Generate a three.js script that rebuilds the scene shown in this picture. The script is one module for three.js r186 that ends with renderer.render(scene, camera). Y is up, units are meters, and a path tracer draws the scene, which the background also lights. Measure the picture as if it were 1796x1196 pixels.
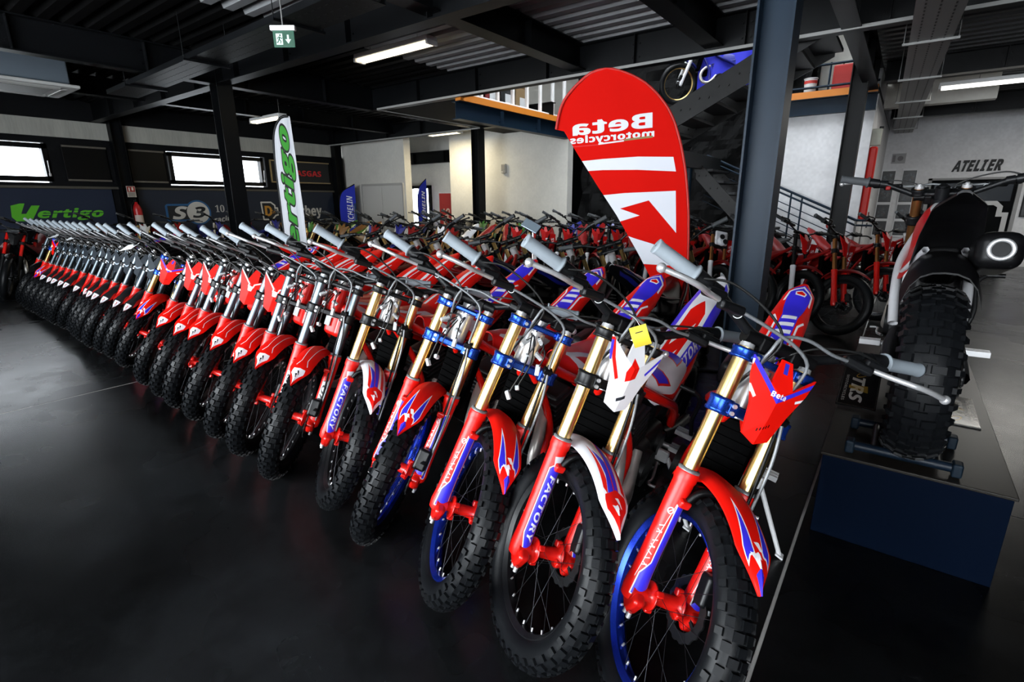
import * as THREE from 'three';
import { mergeGeometries, mergeVertices, toCreasedNormals } from 'three/addons/utils/BufferGeometryUtils.js';
import { RoundedBoxGeometry } from 'three/addons/geometries/RoundedBoxGeometry.js';
import { TextGeometry } from 'three/addons/geometries/TextGeometry.js';
import { FontLoader } from 'three/addons/loaders/FontLoader.js';
import { RectAreaLightUniformsLib } from 'three/addons/lights/RectAreaLightUniformsLib.js';

// ---------------------------------------------------------------- camera, sky, daylight, exposure
RectAreaLightUniformsLib.init();
const scene = new THREE.Scene();
const EYE = 1.266, YAW = THREE.MathUtils.degToRad(36.977);
const camera = new THREE.PerspectiveCamera(67.64, 1796 / 1196, 0.05, 120);
camera.rotation.order = 'YXZ';
camera.rotation.set(THREE.MathUtils.degToRad(-15.22), YAW, THREE.MathUtils.degToRad(-0.292));
camera.position.set(0, EYE, 0);
camera.updateMatrixWorld();
scene.add(camera);
scene.background = new THREE.Color(0.86, 0.93, 1.0);            // overcast bright day outside
scene.backgroundIntensity = 8.0;
const renderer = new THREE.WebGLRenderer({ antialias: true });
renderer.toneMapping = THREE.LinearToneMapping;
renderer.toneMappingExposure = 1.0;
renderer.shadowMap.enabled = true;
renderer.shadowMap.type = THREE.PCFSoftShadowMap;
// daylight entering by the glazed shop front behind the photographer and by the roof light over the stair well
function daylight(w, h, color, intensity, x, y, z, tx, ty, tz) {
  const l = new THREE.RectAreaLight(color, intensity, w, h);
  l.position.set(x, y, z); l.lookAt(tx, ty, tz); l.castShadow = true; scene.add(l); return l;
}
daylight(5.0, 1.9, new THREE.Color(0.9, 0.96, 1.0), 15, -3.6, 1.55, 3.1, -3.6, 1.1, 0);     // shop front, left bay
daylight(2.6, 1.9, new THREE.Color(0.93, 0.97, 1.0), 8, 1.6, 1.55, 3.1, 1.2, 1.1, 0);       // shop front, right bay
daylight(3.6, 2.2, new THREE.Color(0.95, 0.98, 1.0), 3.5, -3.2, 5.3, -7.4, -3.2, 0, -7.4);       // roof light

// ---------------------------------------------------------------- small helpers
const V = (x, y, z) => new THREE.Vector3(x, y, z);
const R = THREE.MathUtils.degToRad;
let seed = 20240611;
const rnd = () => { seed = (seed * 1664525 + 1013904223) >>> 0; return seed / 4294967296; };
const used = {};
const numbered = n => { used[n] = (used[n] || 0) + 1; return used[n] === 1 ? n : n + '_' + String(used[n] - 1).padStart(3, '0'); };
function clean(g) {
  const o = g.index ? g.toNonIndexed() : g.clone();
  for (const k of Object.keys(o.attributes)) if (!['position', 'normal', 'uv'].includes(k)) o.deleteAttribute(k);
  if (!o.attributes.normal) o.computeVertexNormals();
  if (!o.attributes.uv) o.setAttribute('uv', new THREE.BufferAttribute(new Float32Array(o.attributes.position.count * 2), 2));
  return o;
}
const merge = gs => (Array.isArray(gs) ? (gs.length === 1 ? clean(gs[0]) : mergeGeometries(gs.map(clean))) : clean(gs));
function box(w, h, d, x = 0, y = 0, z = 0, rx = 0, ry = 0, rz = 0) {
  const g = new THREE.BoxGeometry(w, h, d);
  if (rx || ry || rz) g.applyMatrix4(new THREE.Matrix4().makeRotationFromEuler(new THREE.Euler(rx, ry, rz)));
  g.translate(x, y, z); return g;
}
function rbox(w, h, d, r, x = 0, y = 0, z = 0, rx = 0, ry = 0, rz = 0, seg = 2) {
  const g = new RoundedBoxGeometry(w, h, d, seg, r);
  if (rx || ry || rz) g.applyMatrix4(new THREE.Matrix4().makeRotationFromEuler(new THREE.Euler(rx, ry, rz)));
  g.translate(x, y, z); return g;
}
function along(g, p0, dir) {            // geometry built along +Y moved so that its origin is p0 and +Y is dir
  const q = new THREE.Quaternion().setFromUnitVectors(V(0, 1, 0), dir.clone().normalize());
  g.applyQuaternion(q); g.translate(p0.x, p0.y, p0.z); return g;
}
function cyl(p0, p1, r0, r1 = r0, seg = 12, open = false) {
  const d = p1.clone().sub(p0), L = d.length();
  const g = new THREE.CylinderGeometry(r1, r0, L, seg, 1, open); g.translate(0, L / 2, 0);
  return along(g, p0, d);
}
function lathe(profile, p0, dir, seg = 16) {
  const g = new THREE.LatheGeometry(profile.map(p => new THREE.Vector2(Math.max(p[0], 0.0001), p[1])), seg);
  return along(g, p0, dir);
}
function pipe(pts, r, n = 24, rad = 8, tension = 0.5) {
  return new THREE.TubeGeometry(new THREE.CatmullRomCurve3(pts, false, 'catmullrom', tension), n, r, rad, false);
}
function extrude(pts, depth, bevel = 0) {      // pts in XY, extruded along +Z
  const s = new THREE.Shape(pts.map(p => new THREE.Vector2(p[0], p[1])));
  return new THREE.ExtrudeGeometry(s, { depth, bevelEnabled: bevel > 0, bevelSize: bevel, bevelThickness: bevel, bevelSegments: 1, steps: 1 });
}
function shell(N, M, top, off) {               // closed thin sheet: top(i/N, t) is a point, off(i/N, t) the vector to its underside
  const P = [], U = [], I = [];
  for (let k = 0; k < 2; k++) for (let i = 0; i <= N; i++) for (let j = 0; j <= M; j++) {
    const a = i / N, t = j / M * 2 - 1, p = top(a, t);
    if (k) p.add(off(a, t));
    P.push(p.x, p.y, p.z); U.push(1 - j / M, a);
  }
  const id = (k, i, j) => k * (N + 1) * (M + 1) + i * (M + 1) + j;
  const quad = (a, b, c, d) => I.push(a, b, c, a, c, d);
  for (let i = 0; i < N; i++) for (let j = 0; j < M; j++) {
    quad(id(0, i, j), id(0, i, j + 1), id(0, i + 1, j + 1), id(0, i + 1, j));
    quad(id(1, i, j), id(1, i + 1, j), id(1, i + 1, j + 1), id(1, i, j + 1));
  }
  for (let i = 0; i < N; i++) { quad(id(0, i, 0), id(0, i + 1, 0), id(1, i + 1, 0), id(1, i, 0)); quad(id(0, i, M), id(1, i, M), id(1, i + 1, M), id(0, i + 1, M)); }
  for (let j = 0; j < M; j++) { quad(id(0, 0, j), id(1, 0, j), id(1, 0, j + 1), id(0, 0, j + 1)); quad(id(0, N, j), id(0, N, j + 1), id(1, N, j + 1), id(1, N, j)); }
  const g = new THREE.BufferGeometry();
  g.setAttribute('position', new THREE.Float32BufferAttribute(P, 3));
  g.setAttribute('uv', new THREE.Float32BufferAttribute(U, 2));
  g.setIndex(I);
  return toCreasedNormals(g, R(38));
}
function mesh(name, geo, mat, parent) {
  const m = new THREE.Mesh(geo.isBufferGeometry && !Array.isArray(geo) ? geo : merge(geo), mat);
  m.name = name; m.castShadow = m.receiveShadow = true;
  if (parent) parent.add(m);
  return m;
}
function thing(name, label, category, x = 0, y = 0, z = 0, turn = 0, group) {
  const o = new THREE.Group(); o.name = numbered(name); o.position.set(x, y, z); o.rotation.y = turn;
  o.userData = { label, category }; if (group) o.userData.group = group;
  scene.add(o); return o;
}
function struct(name, geo, mat, parent) {
  const m = mesh(parent ? name : numbered(name), geo, mat, parent || scene);
  if (!parent) m.userData.kind = 'structure';
  return m;
}
function canvasTex(w, h, draw, srgb = true) {
  const c = document.createElement('canvas'); c.width = w; c.height = h;
  draw(c.getContext('2d'), w, h);
  const t = new THREE.CanvasTexture(c); if (srgb) t.colorSpace = THREE.SRGBColorSpace;
  t.anisotropy = 8; return t;
}
function poly(g, pts, fill, stroke, lw) {
  g.beginPath(); pts.forEach((p, i) => i ? g.lineTo(p[0], p[1]) : g.moveTo(p[0], p[1])); g.closePath();
  if (fill) { g.fillStyle = fill; g.fill(); }
  if (stroke) { g.strokeStyle = stroke; g.lineWidth = lw || 3; g.stroke(); }
}
function line(g, pts, stroke, lw) {
  g.beginPath(); pts.forEach((p, i) => i ? g.lineTo(p[0], p[1]) : g.moveTo(p[0], p[1]));
  g.strokeStyle = stroke; g.lineWidth = lw; g.stroke();
}
function text(g, s, x, y, font, fill, angle = 0, sx = 1, sy = 1, align = 'center', skew = 0) {
  g.save(); g.translate(x, y); g.rotate(angle); g.transform(sx, 0, -skew, sy, 0, 0);
  g.font = font; g.fillStyle = fill; g.textAlign = align; g.textBaseline = 'middle'; g.fillText(s, 0, 0); g.restore();
}
const std = (c, rough = 0.5, metal = 0, extra = {}) => new THREE.MeshStandardMaterial({ color: Array.isArray(c) ? new THREE.Color().setRGB(...c) : new THREE.Color(c), roughness: rough, metalness: metal, ...extra });
const dull = (c, rough = 0.5, spec = 0.35, extra = {}) => new THREE.MeshPhysicalMaterial({ color: Array.isArray(c) ? new THREE.Color().setRGB(...c) : new THREE.Color(c), roughness: rough, specularIntensity: spec, ...extra });
const gloss = (c, rough = 0.35, extra = {}) => new THREE.MeshPhysicalMaterial({ color: Array.isArray(c) ? new THREE.Color().setRGB(...c) : new THREE.Color(c), roughness: rough, clearcoat: 0.35, clearcoatRoughness: 0.15, ...extra });
const printed = (t, rough = 0.42) => new THREE.MeshPhysicalMaterial({ map: t, roughness: rough, clearcoat: 0.12, clearcoatRoughness: 0.25 });
function noiseTex(w, h, base, amp, cells, srgb = true, streak = 1, seed0 = 7) {
  let s = seed0; const rn = () => { s = (s * 1664525 + 1013904223) >>> 0; return s / 4294967296; };
  const acc = new Float32Array(w * h);
  cells.forEach(([n, a]) => {
    const nx = n, ny = Math.max(2, Math.round(n / streak)), grid = Float32Array.from({ length: nx * ny }, rn);
    for (let y = 0; y < h; y++) for (let x = 0; x < w; x++) {
      const fx = x / w * nx, fy = y / h * ny, x0 = Math.floor(fx), y0 = Math.floor(fy), tx = fx - x0, ty = fy - y0;
      const ux = tx * tx * (3 - 2 * tx), uy = ty * ty * (3 - 2 * ty);
      const g = (i, j) => grid[((j + ny) % ny) * nx + ((i + nx) % nx)];
      acc[y * w + x] += a * ((g(x0, y0) * (1 - ux) + g(x0 + 1, y0) * ux) * (1 - uy) + (g(x0, y0 + 1) * (1 - ux) + g(x0 + 1, y0 + 1) * ux) * uy - 0.5);
    }
  });
  const d = new Uint8Array(w * h * 4);
  for (let i = 0; i < w * h; i++) { for (let k = 0; k < 3; k++) d[i * 4 + k] = Math.max(0, Math.min(255, base[k] * (1 + amp * acc[i]))); d[i * 4 + 3] = 255; }
  const t = new THREE.DataTexture(d, w, h, THREE.RGBAFormat); t.wrapS = t.wrapT = THREE.RepeatWrapping; t.magFilter = THREE.LinearFilter;
  t.minFilter = THREE.LinearMipmapLinearFilter; t.generateMipmaps = true;
  if (srgb) t.colorSpace = THREE.SRGBColorSpace; t.needsUpdate = true; return t;
}
// ---------------------------------------------------------------- materials
const M = {
  rubber: dull([0.0048, 0.0056, 0.0068], 0.42, 0.4),
  blackPlastic: dull([0.0035, 0.0035, 0.004], 0.4, 0.4),
  blackMetal: dull([0.006, 0.0065, 0.0075], 0.36, 0.6),
  darkMetal: dull([0.012, 0.0125, 0.0135], 0.4, 0.6),
  radiator: dull([0.0006, 0.0006, 0.0007], 0.7, 0.05),
  leverDull: std([0.2, 0.2, 0.205], 0.4, 0.6),
  alu: std([0.82, 0.82, 0.83], 0.4, 0.1),
  gripGrey: std([0.27, 0.31, 0.345], 0.65),
  gripDark: std([0.05, 0.055, 0.06], 0.7),
  silver: std([0.66, 0.66, 0.67], 0.32, 0.6),
  steel: std([0.6, 0.57, 0.53], 0.4, 0.6),
  spoke: std([0.05, 0.05, 0.055], 0.42, 0.9),
  gold: std([0.95, 0.68, 0.27], 0.3, 1),
  evoTube: std([0.2, 0.25, 0.29], 0.36, 1),
  redMetal: gloss([0.66, 0.008, 0.004], 0.3),
  redPlastic: gloss([0.72, 0.014, 0.006], 0.36),
  darkRed: dull([0.2, 0.004, 0.004], 0.45, 0.4),
  blueAnod: std([0.012, 0.06, 0.42], 0.25, 0.75),
  blueRim: std([0.014, 0.045, 0.5], 0.22, 0.8),
  whitePlastic: gloss([0.75, 0.76, 0.8], 0.4),
  hoseGrey: std([0.2, 0.21, 0.22], 0.4, 0.3),
  cable: std([0.012, 0.012, 0.012], 0.5),
  connector: std([0.6, 0.62, 0.63], 0.5),
  paper: std([0.8, 0.82, 0.84], 0.8),
  green: gloss([0.06, 0.2, 0.03], 0.4),
  bluePlastic: gloss([0.015, 0.02, 0.22], 0.4),
  brownGold: std([0.45, 0.2, 0.07], 0.3, 0.9),
  orangePlastic: gloss([0.3, 0.14, 0.04], 0.4),
};
const RED = '#ee1206', BLUE = '#3a2fe0', WHT = '#f1f1f6';
const logo = (g, x, y, s, col, back) => {        // two slanted bars, the maker's emblem
  if (back) poly(g, [[x - s, y + s * .45], [x - s * .1, y + s], [x + s, y - s * .1], [x + s, y - s * .6], [x, y - s], [x - s, y - s * .1]], back);
  poly(g, [[x - s * .8, y + s * .15], [x - s * .15, y - s * .5], [x + s * .25, y - s * .5], [x - .02 * s, y - s * .12], [x + .3 * s, y - .12 * s], [x - .1 * s, y + .18 * s], [x - .35 * s, y + .1 * s]], col);
  poly(g, [[x + s * .8, y - s * .05], [x + s * .15, y + s * .6], [x - s * .3, y + s * .6], [x + .05 * s, y + s * .22], [x + .3 * s, y + .22 * s], [x + .45 * s, y + .02 * s]], col);
};
const T = {
  fenderRed: canvasTex(256, 768, (g, w, h) => {          // tip at the top of the canvas
    g.fillStyle = RED; g.fillRect(0, 0, w, h);
    poly(g, [[22, 90], [60, 120], [96, 130], [64, 330], [40, 180]], BLUE, WHT, 7);
    poly(g, [[234, 90], [196, 120], [160, 130], [200, 330], [220, 180]], BLUE, WHT, 7);
    poly(g, [[80, 0], [176, 0], [190, 60], [128, 84], [66, 60]], BLUE);
    logo(g, 128, 120, 78, WHT);
  }),
  fenderWhite: canvasTex(256, 768, (g, w, h) => {
    g.fillStyle = WHT; g.fillRect(0, 0, w, h);
    poly(g, [[60, 150], [120, 165], [112, 330], [70, 420], [84, 260]], BLUE);
    poly(g, [[112, 170], [150, 170], [205, 640], [180, 700], [120, 420]], BLUE, RED, 7);
    poly(g, [[188, 190], [222, 170], [232, 600], [214, 640]], RED);
    poly(g, [[40, 200], [62, 170], [78, 240], [60, 460]], RED);
    poly(g, [[26, 110], [128, 10], [230, 110], [214, 170], [128, 190], [42, 170]], RED);
    logo(g, 128, 118, 62, WHT);
  }),
  fenderEvo: canvasTex(256, 768, (g, w, h) => {
    g.fillStyle = RED; g.fillRect(0, 0, w, h);
    line(g, [[60, 170], [92, 220], [66, 560]], WHT, 8); line(g, [[196, 170], [164, 220], [190, 560]], WHT, 8);
    poly(g, [[24, 96], [128, 0], [232, 96], [200, 140], [56, 140]], WHT);
    logo(g, 128, 88, 50, '#15151a');
  }),
  fenderBlack: canvasTex(256, 768, (g, w, h) => {
    g.fillStyle = '#1b1c1e'; g.fillRect(0, 0, w, h);
    poly(g, [[0, 100], [40, 150], [62, 210], [40, 330], [14, 430], [0, 460]], '#a8120c');
    poly(g, [[256, 100], [216, 150], [194, 210], [216, 330], [242, 430], [256, 460]], '#a8120c');
    poly(g, [[30, 40], [128, 0], [226, 40], [200, 120], [56, 120]], WHT);
    logo(g, 128, 70, 46, '#c5160f');
  }),
  forkFactory: canvasTex(256, 512, (g, w, h) => {          // u runs round the leg, canvas top is the leg's top
    g.fillStyle = RED; g.fillRect(0, 0, w, h);
    for (const x of [64, 192]) {
      const dn = x < 128 ? 1 : -1;
      poly(g, [[x - 26, 120], [x + 6, 90], [x + 36, 120], [x + 36, 470], [x - 6, 470], [x - 26, 400]], BLUE, WHT, 4);
      text(g, 'FACTORY', x + 6, 285, 'italic bold 44px sans-serif', WHT, Math.PI / 2, 1.5);
      poly(g, [[x - 20, 70], [x + 26, 60], [x + 26, 100], [x - 10, 112]], '#c9c9d2');
    }
  }),
  forkTuned: canvasTex(256, 512, (g, w, h) => {
    g.fillStyle = RED; g.fillRect(0, 0, w, h);
    for (const x of [64, 192]) {
      poly(g, [[x - 4, 110], [x + 34, 100], [x + 34, 480], [x - 30, 480], [x - 30, 400], [x - 4, 350]], BLUE, WHT, 5);
      g.strokeStyle = WHT; g.lineWidth = 4; g.beginPath(); g.arc(x - 20, 150, 11, 0, 7); g.stroke(); line(g, [[x - 26, 156], [x - 14, 144]], WHT, 4);
      line(g, [[x - 8, 120], [x - 30, 300], [x - 40, 420]], WHT, 3);
      for (const [k, n] of [[215, 3], [275, 4], [345, 3]]) for (let q = 0; q < n; q++) line(g, [[x - 36, k + q * 13], [x - 16, k + q * 13 + (q % 2 ? 9 : -9)]], WHT, 4);
    }
  }),
  forkEvo: canvasTex(256, 512, (g, w, h) => {
    g.fillStyle = RED; g.fillRect(0, 0, w, h);
    for (const x of [64, 192]) {
      poly(g, [[x - 26, 190], [x + 30, 170], [x + 30, 420], [x - 26, 440]], '#d9d9de', '#222', 5);
      text(g, 'EVO', x + 4, 305, 'italic bold 58px sans-serif', '#141418', -Math.PI / 2, 1.6);
    }
  }),
  rearFactory: canvasTex(256, 1024, (g, w, h) => {         // tip at the top
    g.fillStyle = RED; g.fillRect(0, 0, w, h);
    poly(g, [[60, 60], [128, 20], [196, 60], [206, 150], [170, 330], [170, 1024], [86, 1024], [86, 330], [50, 150]], BLUE);
    line(g, [[44, 190], [44, 110], [128, 44], [212, 110], [212, 190]], WHT, 16);
    poly(g, [[88, 110], [128, 84], [168, 110], [160, 140], [96, 140]], WHT); poly(g, [[98, 116], [128, 98], [158, 116], [152, 130], [104, 130]], RED);
    line(g, [[40, 330], [70, 380], [70, 520], [30, 560]], WHT, 12); line(g, [[216, 330], [186, 380], [186, 520], [226, 560]], WHT, 12);
    text(g, 'FACTORY', 128, 740, 'italic bold 96px sans-serif', WHT, -Math.PI / 2, 1.05);
    for (let k = 0; k < 3; k++) poly(g, [[92, 470 - k * 52], [164, 446 - k * 52], [164, 420 - k * 52], [92, 444 - k * 52]], WHT);
    for (let k = 0; k < 9; k++) { line(g, [[10, 600 + k * 40], [40, 580 + k * 40]], WHT, 3); line(g, [[246, 600 + k * 40], [216, 580 + k * 40]], WHT, 3); }
  }),
  rearWhite: canvasTex(256, 1024, (g, w, h) => {
    g.fillStyle = WHT; g.fillRect(0, 0, w, h);
    poly(g, [[0, 120], [60, 60], [60, 1024], [0, 1024]], BLUE); poly(g, [[256, 120], [196, 60], [196, 1024], [256, 1024]], BLUE);
    text(g, 'FACTORY', 34, 700, 'italic bold 60px sans-serif', WHT, -Math.PI / 2, 1.3); text(g, 'FACTORY', 226, 700, 'italic bold 60px sans-serif', WHT, -Math.PI / 2, 1.3);
    poly(g, [[84, 1024], [84, 380], [128, 280], [172, 380], [172, 1024]], RED);
    poly(g, [[100, 900], [156, 700], [156, 780], [110, 940]], WHT); poly(g, [[100, 640], [156, 460], [156, 540], [104, 690]], WHT);
    line(g, [[70, 210], [128, 120], [186, 210]], BLUE, 26);
  }),
  rearEvo: canvasTex(256, 1024, (g, w, h) => {
    g.fillStyle = RED; g.fillRect(0, 0, w, h);
    poly(g, [[120, 180], [150, 120], [150, 420], [120, 520]], WHT); poly(g, [[84, 640], [110, 520], [110, 1000], [84, 1000]], WHT);
    line(g, [[186, 240], [170, 700]], WHT, 8);
  }),
  rearDark: canvasTex(256, 1024, (g, w, h) => {
    g.fillStyle = '#0b0c14'; g.fillRect(0, 0, w, h);
    poly(g, [[40, 200], [90, 120], [90, 800], [40, 860]], '#20289a'); poly(g, [[150, 160], [196, 220], [196, 820], [150, 860]], '#20289a');
    line(g, [[110, 150], [110, 900]], '#b7b9cf', 5); line(g, [[30, 220], [30, 860]], '#b7b9cf', 4);
  }),
  tankFactory: canvasTex(512, 512, (g, w, h) => {
    g.fillStyle = WHT; g.fillRect(0, 0, w, h);
    poly(g, [[60, 120], [180, 40], [330, 40], [450, 120], [450, 210], [340, 150], [172, 150], [172, 300], [230, 360], [390, 330], [390, 420], [190, 450], [60, 330]], BLUE, RED, 10);
    poly(g, [[0, 380], [110, 512], [0, 512]], RED); poly(g, [[512, 380], [400, 512], [512, 512]], RED);
    line(g, [[20, 60], [20, 360]], RED, 18); line(g, [[492, 60], [492, 360]], RED, 18);
  }),
  tankRed: canvasTex(512, 512, (g, w, h) => {
    g.fillStyle = RED; g.fillRect(0, 0, w, h);
    poly(g, [[40, 120], [150, 40], [200, 60], [140, 330], [60, 400]], WHT); poly(g, [[472, 120], [362, 40], [312, 60], [372, 330], [452, 400]], WHT);
    poly(g, [[70, 160], [140, 90], [120, 300]], RED); poly(g, [[442, 160], [372, 90], [392, 300]], RED);
  }),
  maskRed: canvasTex(256, 256, (g, w, h) => {
    g.fillStyle = RED; g.fillRect(0, 0, w, h);
    line(g, [[6, 30], [128, 118], [250, 40]], BLUE, 13); line(g, [[10, 36], [14, 90], [60, 130]], WHT, 9); line(g, [[246, 46], [240, 86], [200, 104]], WHT, 8);
    text(g, 'Beta', 128, 104, 'bold 22px sans-serif', WHT, 0, 1.2); g.fillStyle = '#3030c0'; g.fillRect(120, 14, 16, 30);
    for (let k = 0; k < 5; k++) { g.fillStyle = '#2a0402'; g.fillRect(112 + k * 8, 205 - k * 5, 4, 9); }
  }),
  maskWhite: canvasTex(256, 256, (g, w, h) => {
    g.fillStyle = '#f4f4f8'; g.fillRect(0, 0, w, h);
    line(g, [[14, 30], [40, 90], [80, 150]], RED, 12); line(g, [[242, 46], [190, 110]], BLUE, 9); line(g, [[14, 40], [30, 100]], BLUE, 9);
    poly(g, [[120, 70], [150, 96], [150, 130], [112, 150], [104, 120]], RED);
    poly(g, [[110, 208], [140, 190], [144, 200], [114, 218]], '#22242a');
  }),
  maskEvo: canvasTex(256, 256, (g, w, h) => {
    g.fillStyle = RED; g.fillRect(0, 0, w, h);
    line(g, [[6, 26], [110, 104], [110, 120], [146, 120], [150, 100], [250, 40]], WHT, 9);
    poly(g, [[108, 120], [148, 120], [142, 150], [116, 150]], WHT);
  }),
  maskSmoke: canvasTex(256, 256, (g, w, h) => {
    g.fillStyle = '#232930'; g.fillRect(0, 0, w, h);
    line(g, [[10, 20], [20, 150], [90, 170], [128, 140]], '#9aa5b0', 12); line(g, [[246, 30], [200, 90], [128, 150]], '#a0706a', 8);
  }),
  plateGas: canvasTex(256, 256, (g, w, h) => {
    g.fillStyle = '#b80d0c'; g.fillRect(0, 0, w, h);
    poly(g, [[150, 190], [200, 180], [176, 214], [140, 220]], WHT);
  }),
  gasPanel: canvasTex(128, 512, (g, w, h) => {
    g.fillStyle = '#c20f0d'; g.fillRect(0, 0, w, h);
    text(g, 'GASGAS', 70, 250, 'bold 84px sans-serif', WHT, -Math.PI / 2, 1.15);
  }),
};
const P = {}; for (const k of Object.keys(T)) P[k] = printed(T[k]);
for (const k of ['maskRed', 'maskWhite', 'maskEvo', 'maskSmoke', 'fenderEvo', 'fenderRed']) { P[k].clearcoat = 0; P[k].roughness = 0.5; P[k].specularIntensity = 0.35; }
for (const k of ['rearEvo', 'rearFactory', 'rearWhite', 'tankFactory', 'tankRed']) P[k].roughness = 0.45;

// ---------------------------------------------------------------- the trial bike
// Bike frame: x forward, y up, z to the bike's right, origin under the front axle. The steered parts hang on the head axis.
const RAKE = R(21.16), WR = 0.299, TR = 0.041, WB = 1.2;
const hu = V(-Math.sin(RAKE), Math.cos(RAKE), 0), hv = V(Math.cos(RAKE), Math.sin(RAKE), 0), hz = V(0, 0, 1);
const FO = V(0, WR, 0).addScaledVector(hv, -0.009), HEAD = FO.clone().addScaledVector(hv, -0.045);
const F = (s, v = 0, z = 0) => FO.clone().addScaledVector(hu, s).addScaledVector(hv, v).addScaledVector(hz, z);

function tyreGeo(cx, rad, tr, knobs, seg, knobRows, wide = 1) {
  const gs = [];
  const c = new THREE.TorusGeometry(rad - tr, tr, seg > 60 ? 14 : 10, seg); c.scale(1, 1, wide); gs.push(c);
  if (knobs) {
    const pos = [];
    const pt = (th, ph, rho) => V((rad - tr + rho * Math.cos(ph)) * Math.cos(th), (rad - tr + rho * Math.cos(ph)) * Math.sin(th), rho * Math.sin(ph) * wide);
    const block = (th, ph, dth, dph) => {
      const o = tr + 0.0075, b = tr - 0.003, q = [];
      for (const r of [b, o]) { const k = r === o ? 0.88 : 1; for (const [i, j] of [[-1, -1], [1, -1], [1, 1], [-1, 1]]) q.push(pt(th + i * dth * k, ph + j * dph * k, r)); }
      for (const f of [[4, 5, 6, 7], [0, 1, 5, 4], [1, 2, 6, 5], [2, 3, 7, 6], [3, 0, 4, 7]]) { pos.push(q[f[0]], q[f[1]], q[f[2]], q[f[0]], q[f[2]], q[f[3]]); }
    };
    const d = Math.PI * 2 / knobRows;
    for (let k = 0; k < knobRows; k++) {
      const th = k * d;
      if (k % 2) { block(th, -0.29, d * 0.44, 0.235); block(th, 0.29, d * 0.44, 0.235); block(th, -1.16, d * 0.36, 0.2); block(th, 1.16, d * 0.36, 0.2); }
      else { block(th, 0, d * 0.42, 0.22); block(th, -0.74, d * 0.46, 0.22); block(th, 0.74, d * 0.46, 0.22); }
    }
    const g = new THREE.BufferGeometry().setFromPoints(pos); g.computeVertexNormals(); gs.push(g);
  }
  const m = merge(gs); m.translate(cx, rad, 0); return m;
}
function rimGeo(cx, rad, tr, seg) {
  const ro = rad - 2 * tr + 0.012, w = 0.024;
  const prof = [[ro - 0.018, -w * 0.55], [ro - 0.02, 0], [ro - 0.018, w * 0.55], [ro - 0.006, w], [ro + 0.006, w], [ro + 0.006, w * 0.7], [ro - 0.006, 0], [ro + 0.006, -w * 0.7], [ro + 0.006, -w], [ro - 0.006, -w], [ro - 0.018, -w * 0.55]];
  const g = new THREE.LatheGeometry(prof.map(p => new THREE.Vector2(p[0], p[1])), seg); g.rotateX(Math.PI / 2); g.translate(cx, rad, 0); return toCreasedNormals(g, R(30));
}
function spokeGeo(cx, rad, tr, n, r) {
  const ro = rad - 2 * tr - 0.004, gs = [];
  for (let k = 0; k < n; k++) {
    const a = k / n * Math.PI * 2, b = a + (k % 4 < 2 ? 0.75 : -0.75), zz = k % 2 ? 0.032 : -0.032;
    gs.push(cyl(V(cx + 0.034 * Math.cos(b), rad + 0.034 * Math.sin(b), zz), V(cx + ro * Math.cos(a), rad + ro * Math.sin(a), zz * 0.15), r, r, 4, true));
  }
  return merge(gs);
}
function nippleGeo(cx, rad, tr, n) {
  const ro = rad - 2 * tr - 0.004, gs = [];
  for (let k = 0; k < n; k++) { const a = k / n * Math.PI * 2, c = Math.cos(a), s = Math.sin(a); gs.push(cyl(V(cx + (ro - 0.014) * c, rad + (ro - 0.014) * s, 0), V(cx + (ro + 0.004) * c, rad + (ro + 0.004) * s, 0), 0.0032, 0.004, 6)); }
  return merge(gs);
}
function maskGeo(rough) {
  const p = [[-.088, .672, .034], [.088, .672, .034], [0, .605, .056], [0, .54, .052], [-.052, .562, .04], [.052, .562, .04], [-.036, .49, .036], [.036, .49, .036], [0, .474, .042], [-.014, .688, .03], [.014, .688, .03], [-.03, .625, .05], [.03, .625, .05], [-.078, .626, .036], [.078, .626, .036]];
  const tri = [[0, 13, 11], [11, 13, 4], [11, 4, 3], [11, 3, 2], [2, 3, 12], [12, 3, 5], [12, 5, 14], [12, 14, 1], [4, 6, 3], [3, 7, 5], [3, 6, 8], [3, 8, 7], [9, 11, 2], [9, 2, 10], [10, 2, 12]];
  const pos = [], uv = [];
  const put = (i, off) => { const q = p[i]; const w = F(q[1] - 0.012, q[2] + 0.02 - off, q[0]); pos.push(w.x, w.y, w.z); uv.push(0.5 - q[0] / 0.19, (q[1] - .47) / .225); };
  for (const t of tri) { t.forEach(i => put(i, 0)); [t[0], t[2], t[1]].forEach(i => put(i, 0.006)); for (let e = 0; e < 3; e++) { const a = t[e], b = t[(e + 1) % 3]; put(a, 0); put(a, .006); put(b, .006); put(a, 0); put(b, .006); put(b, 0); } }
  const g = new THREE.BufferGeometry();
  g.setAttribute('position', new THREE.Float32BufferAttribute(pos, 3)); g.setAttribute('uv', new THREE.Float32BufferAttribute(uv, 2)); g.computeVertexNormals();
  return g;
}
function frontFenderGeo(N, Mx) {
  const a0 = R(58), a1 = R(141);
  return shell(N, Mx, (a, t) => {                       // a = 1 at the tip
    const al = a1 + (a0 - a1) * a;
    let w = 0.053 - 0.011 * a; if (a > 0.82) w *= 1 - (a - 0.82) / 0.18 * 0.97; if (a < 0.12) w *= 0.55 + a / 0.12 * 0.45;
    const cr = 1 - 0.8 * a * a, rr = 0.338 + cr * 0.012 * (1 - t * t) - cr * 0.012 * Math.pow(Math.abs(t), 4) - 0.002 * a * a + 0.004 * Math.max(0, 1 - Math.abs(t) * 3);
    return V(rr * Math.cos(al), WR + rr * Math.sin(al), w * t);
  }, (a, t) => { const al = a1 + (a0 - a1) * a; return V(-0.004 * Math.cos(al), -0.004 * Math.sin(al), 0); });
}
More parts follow.
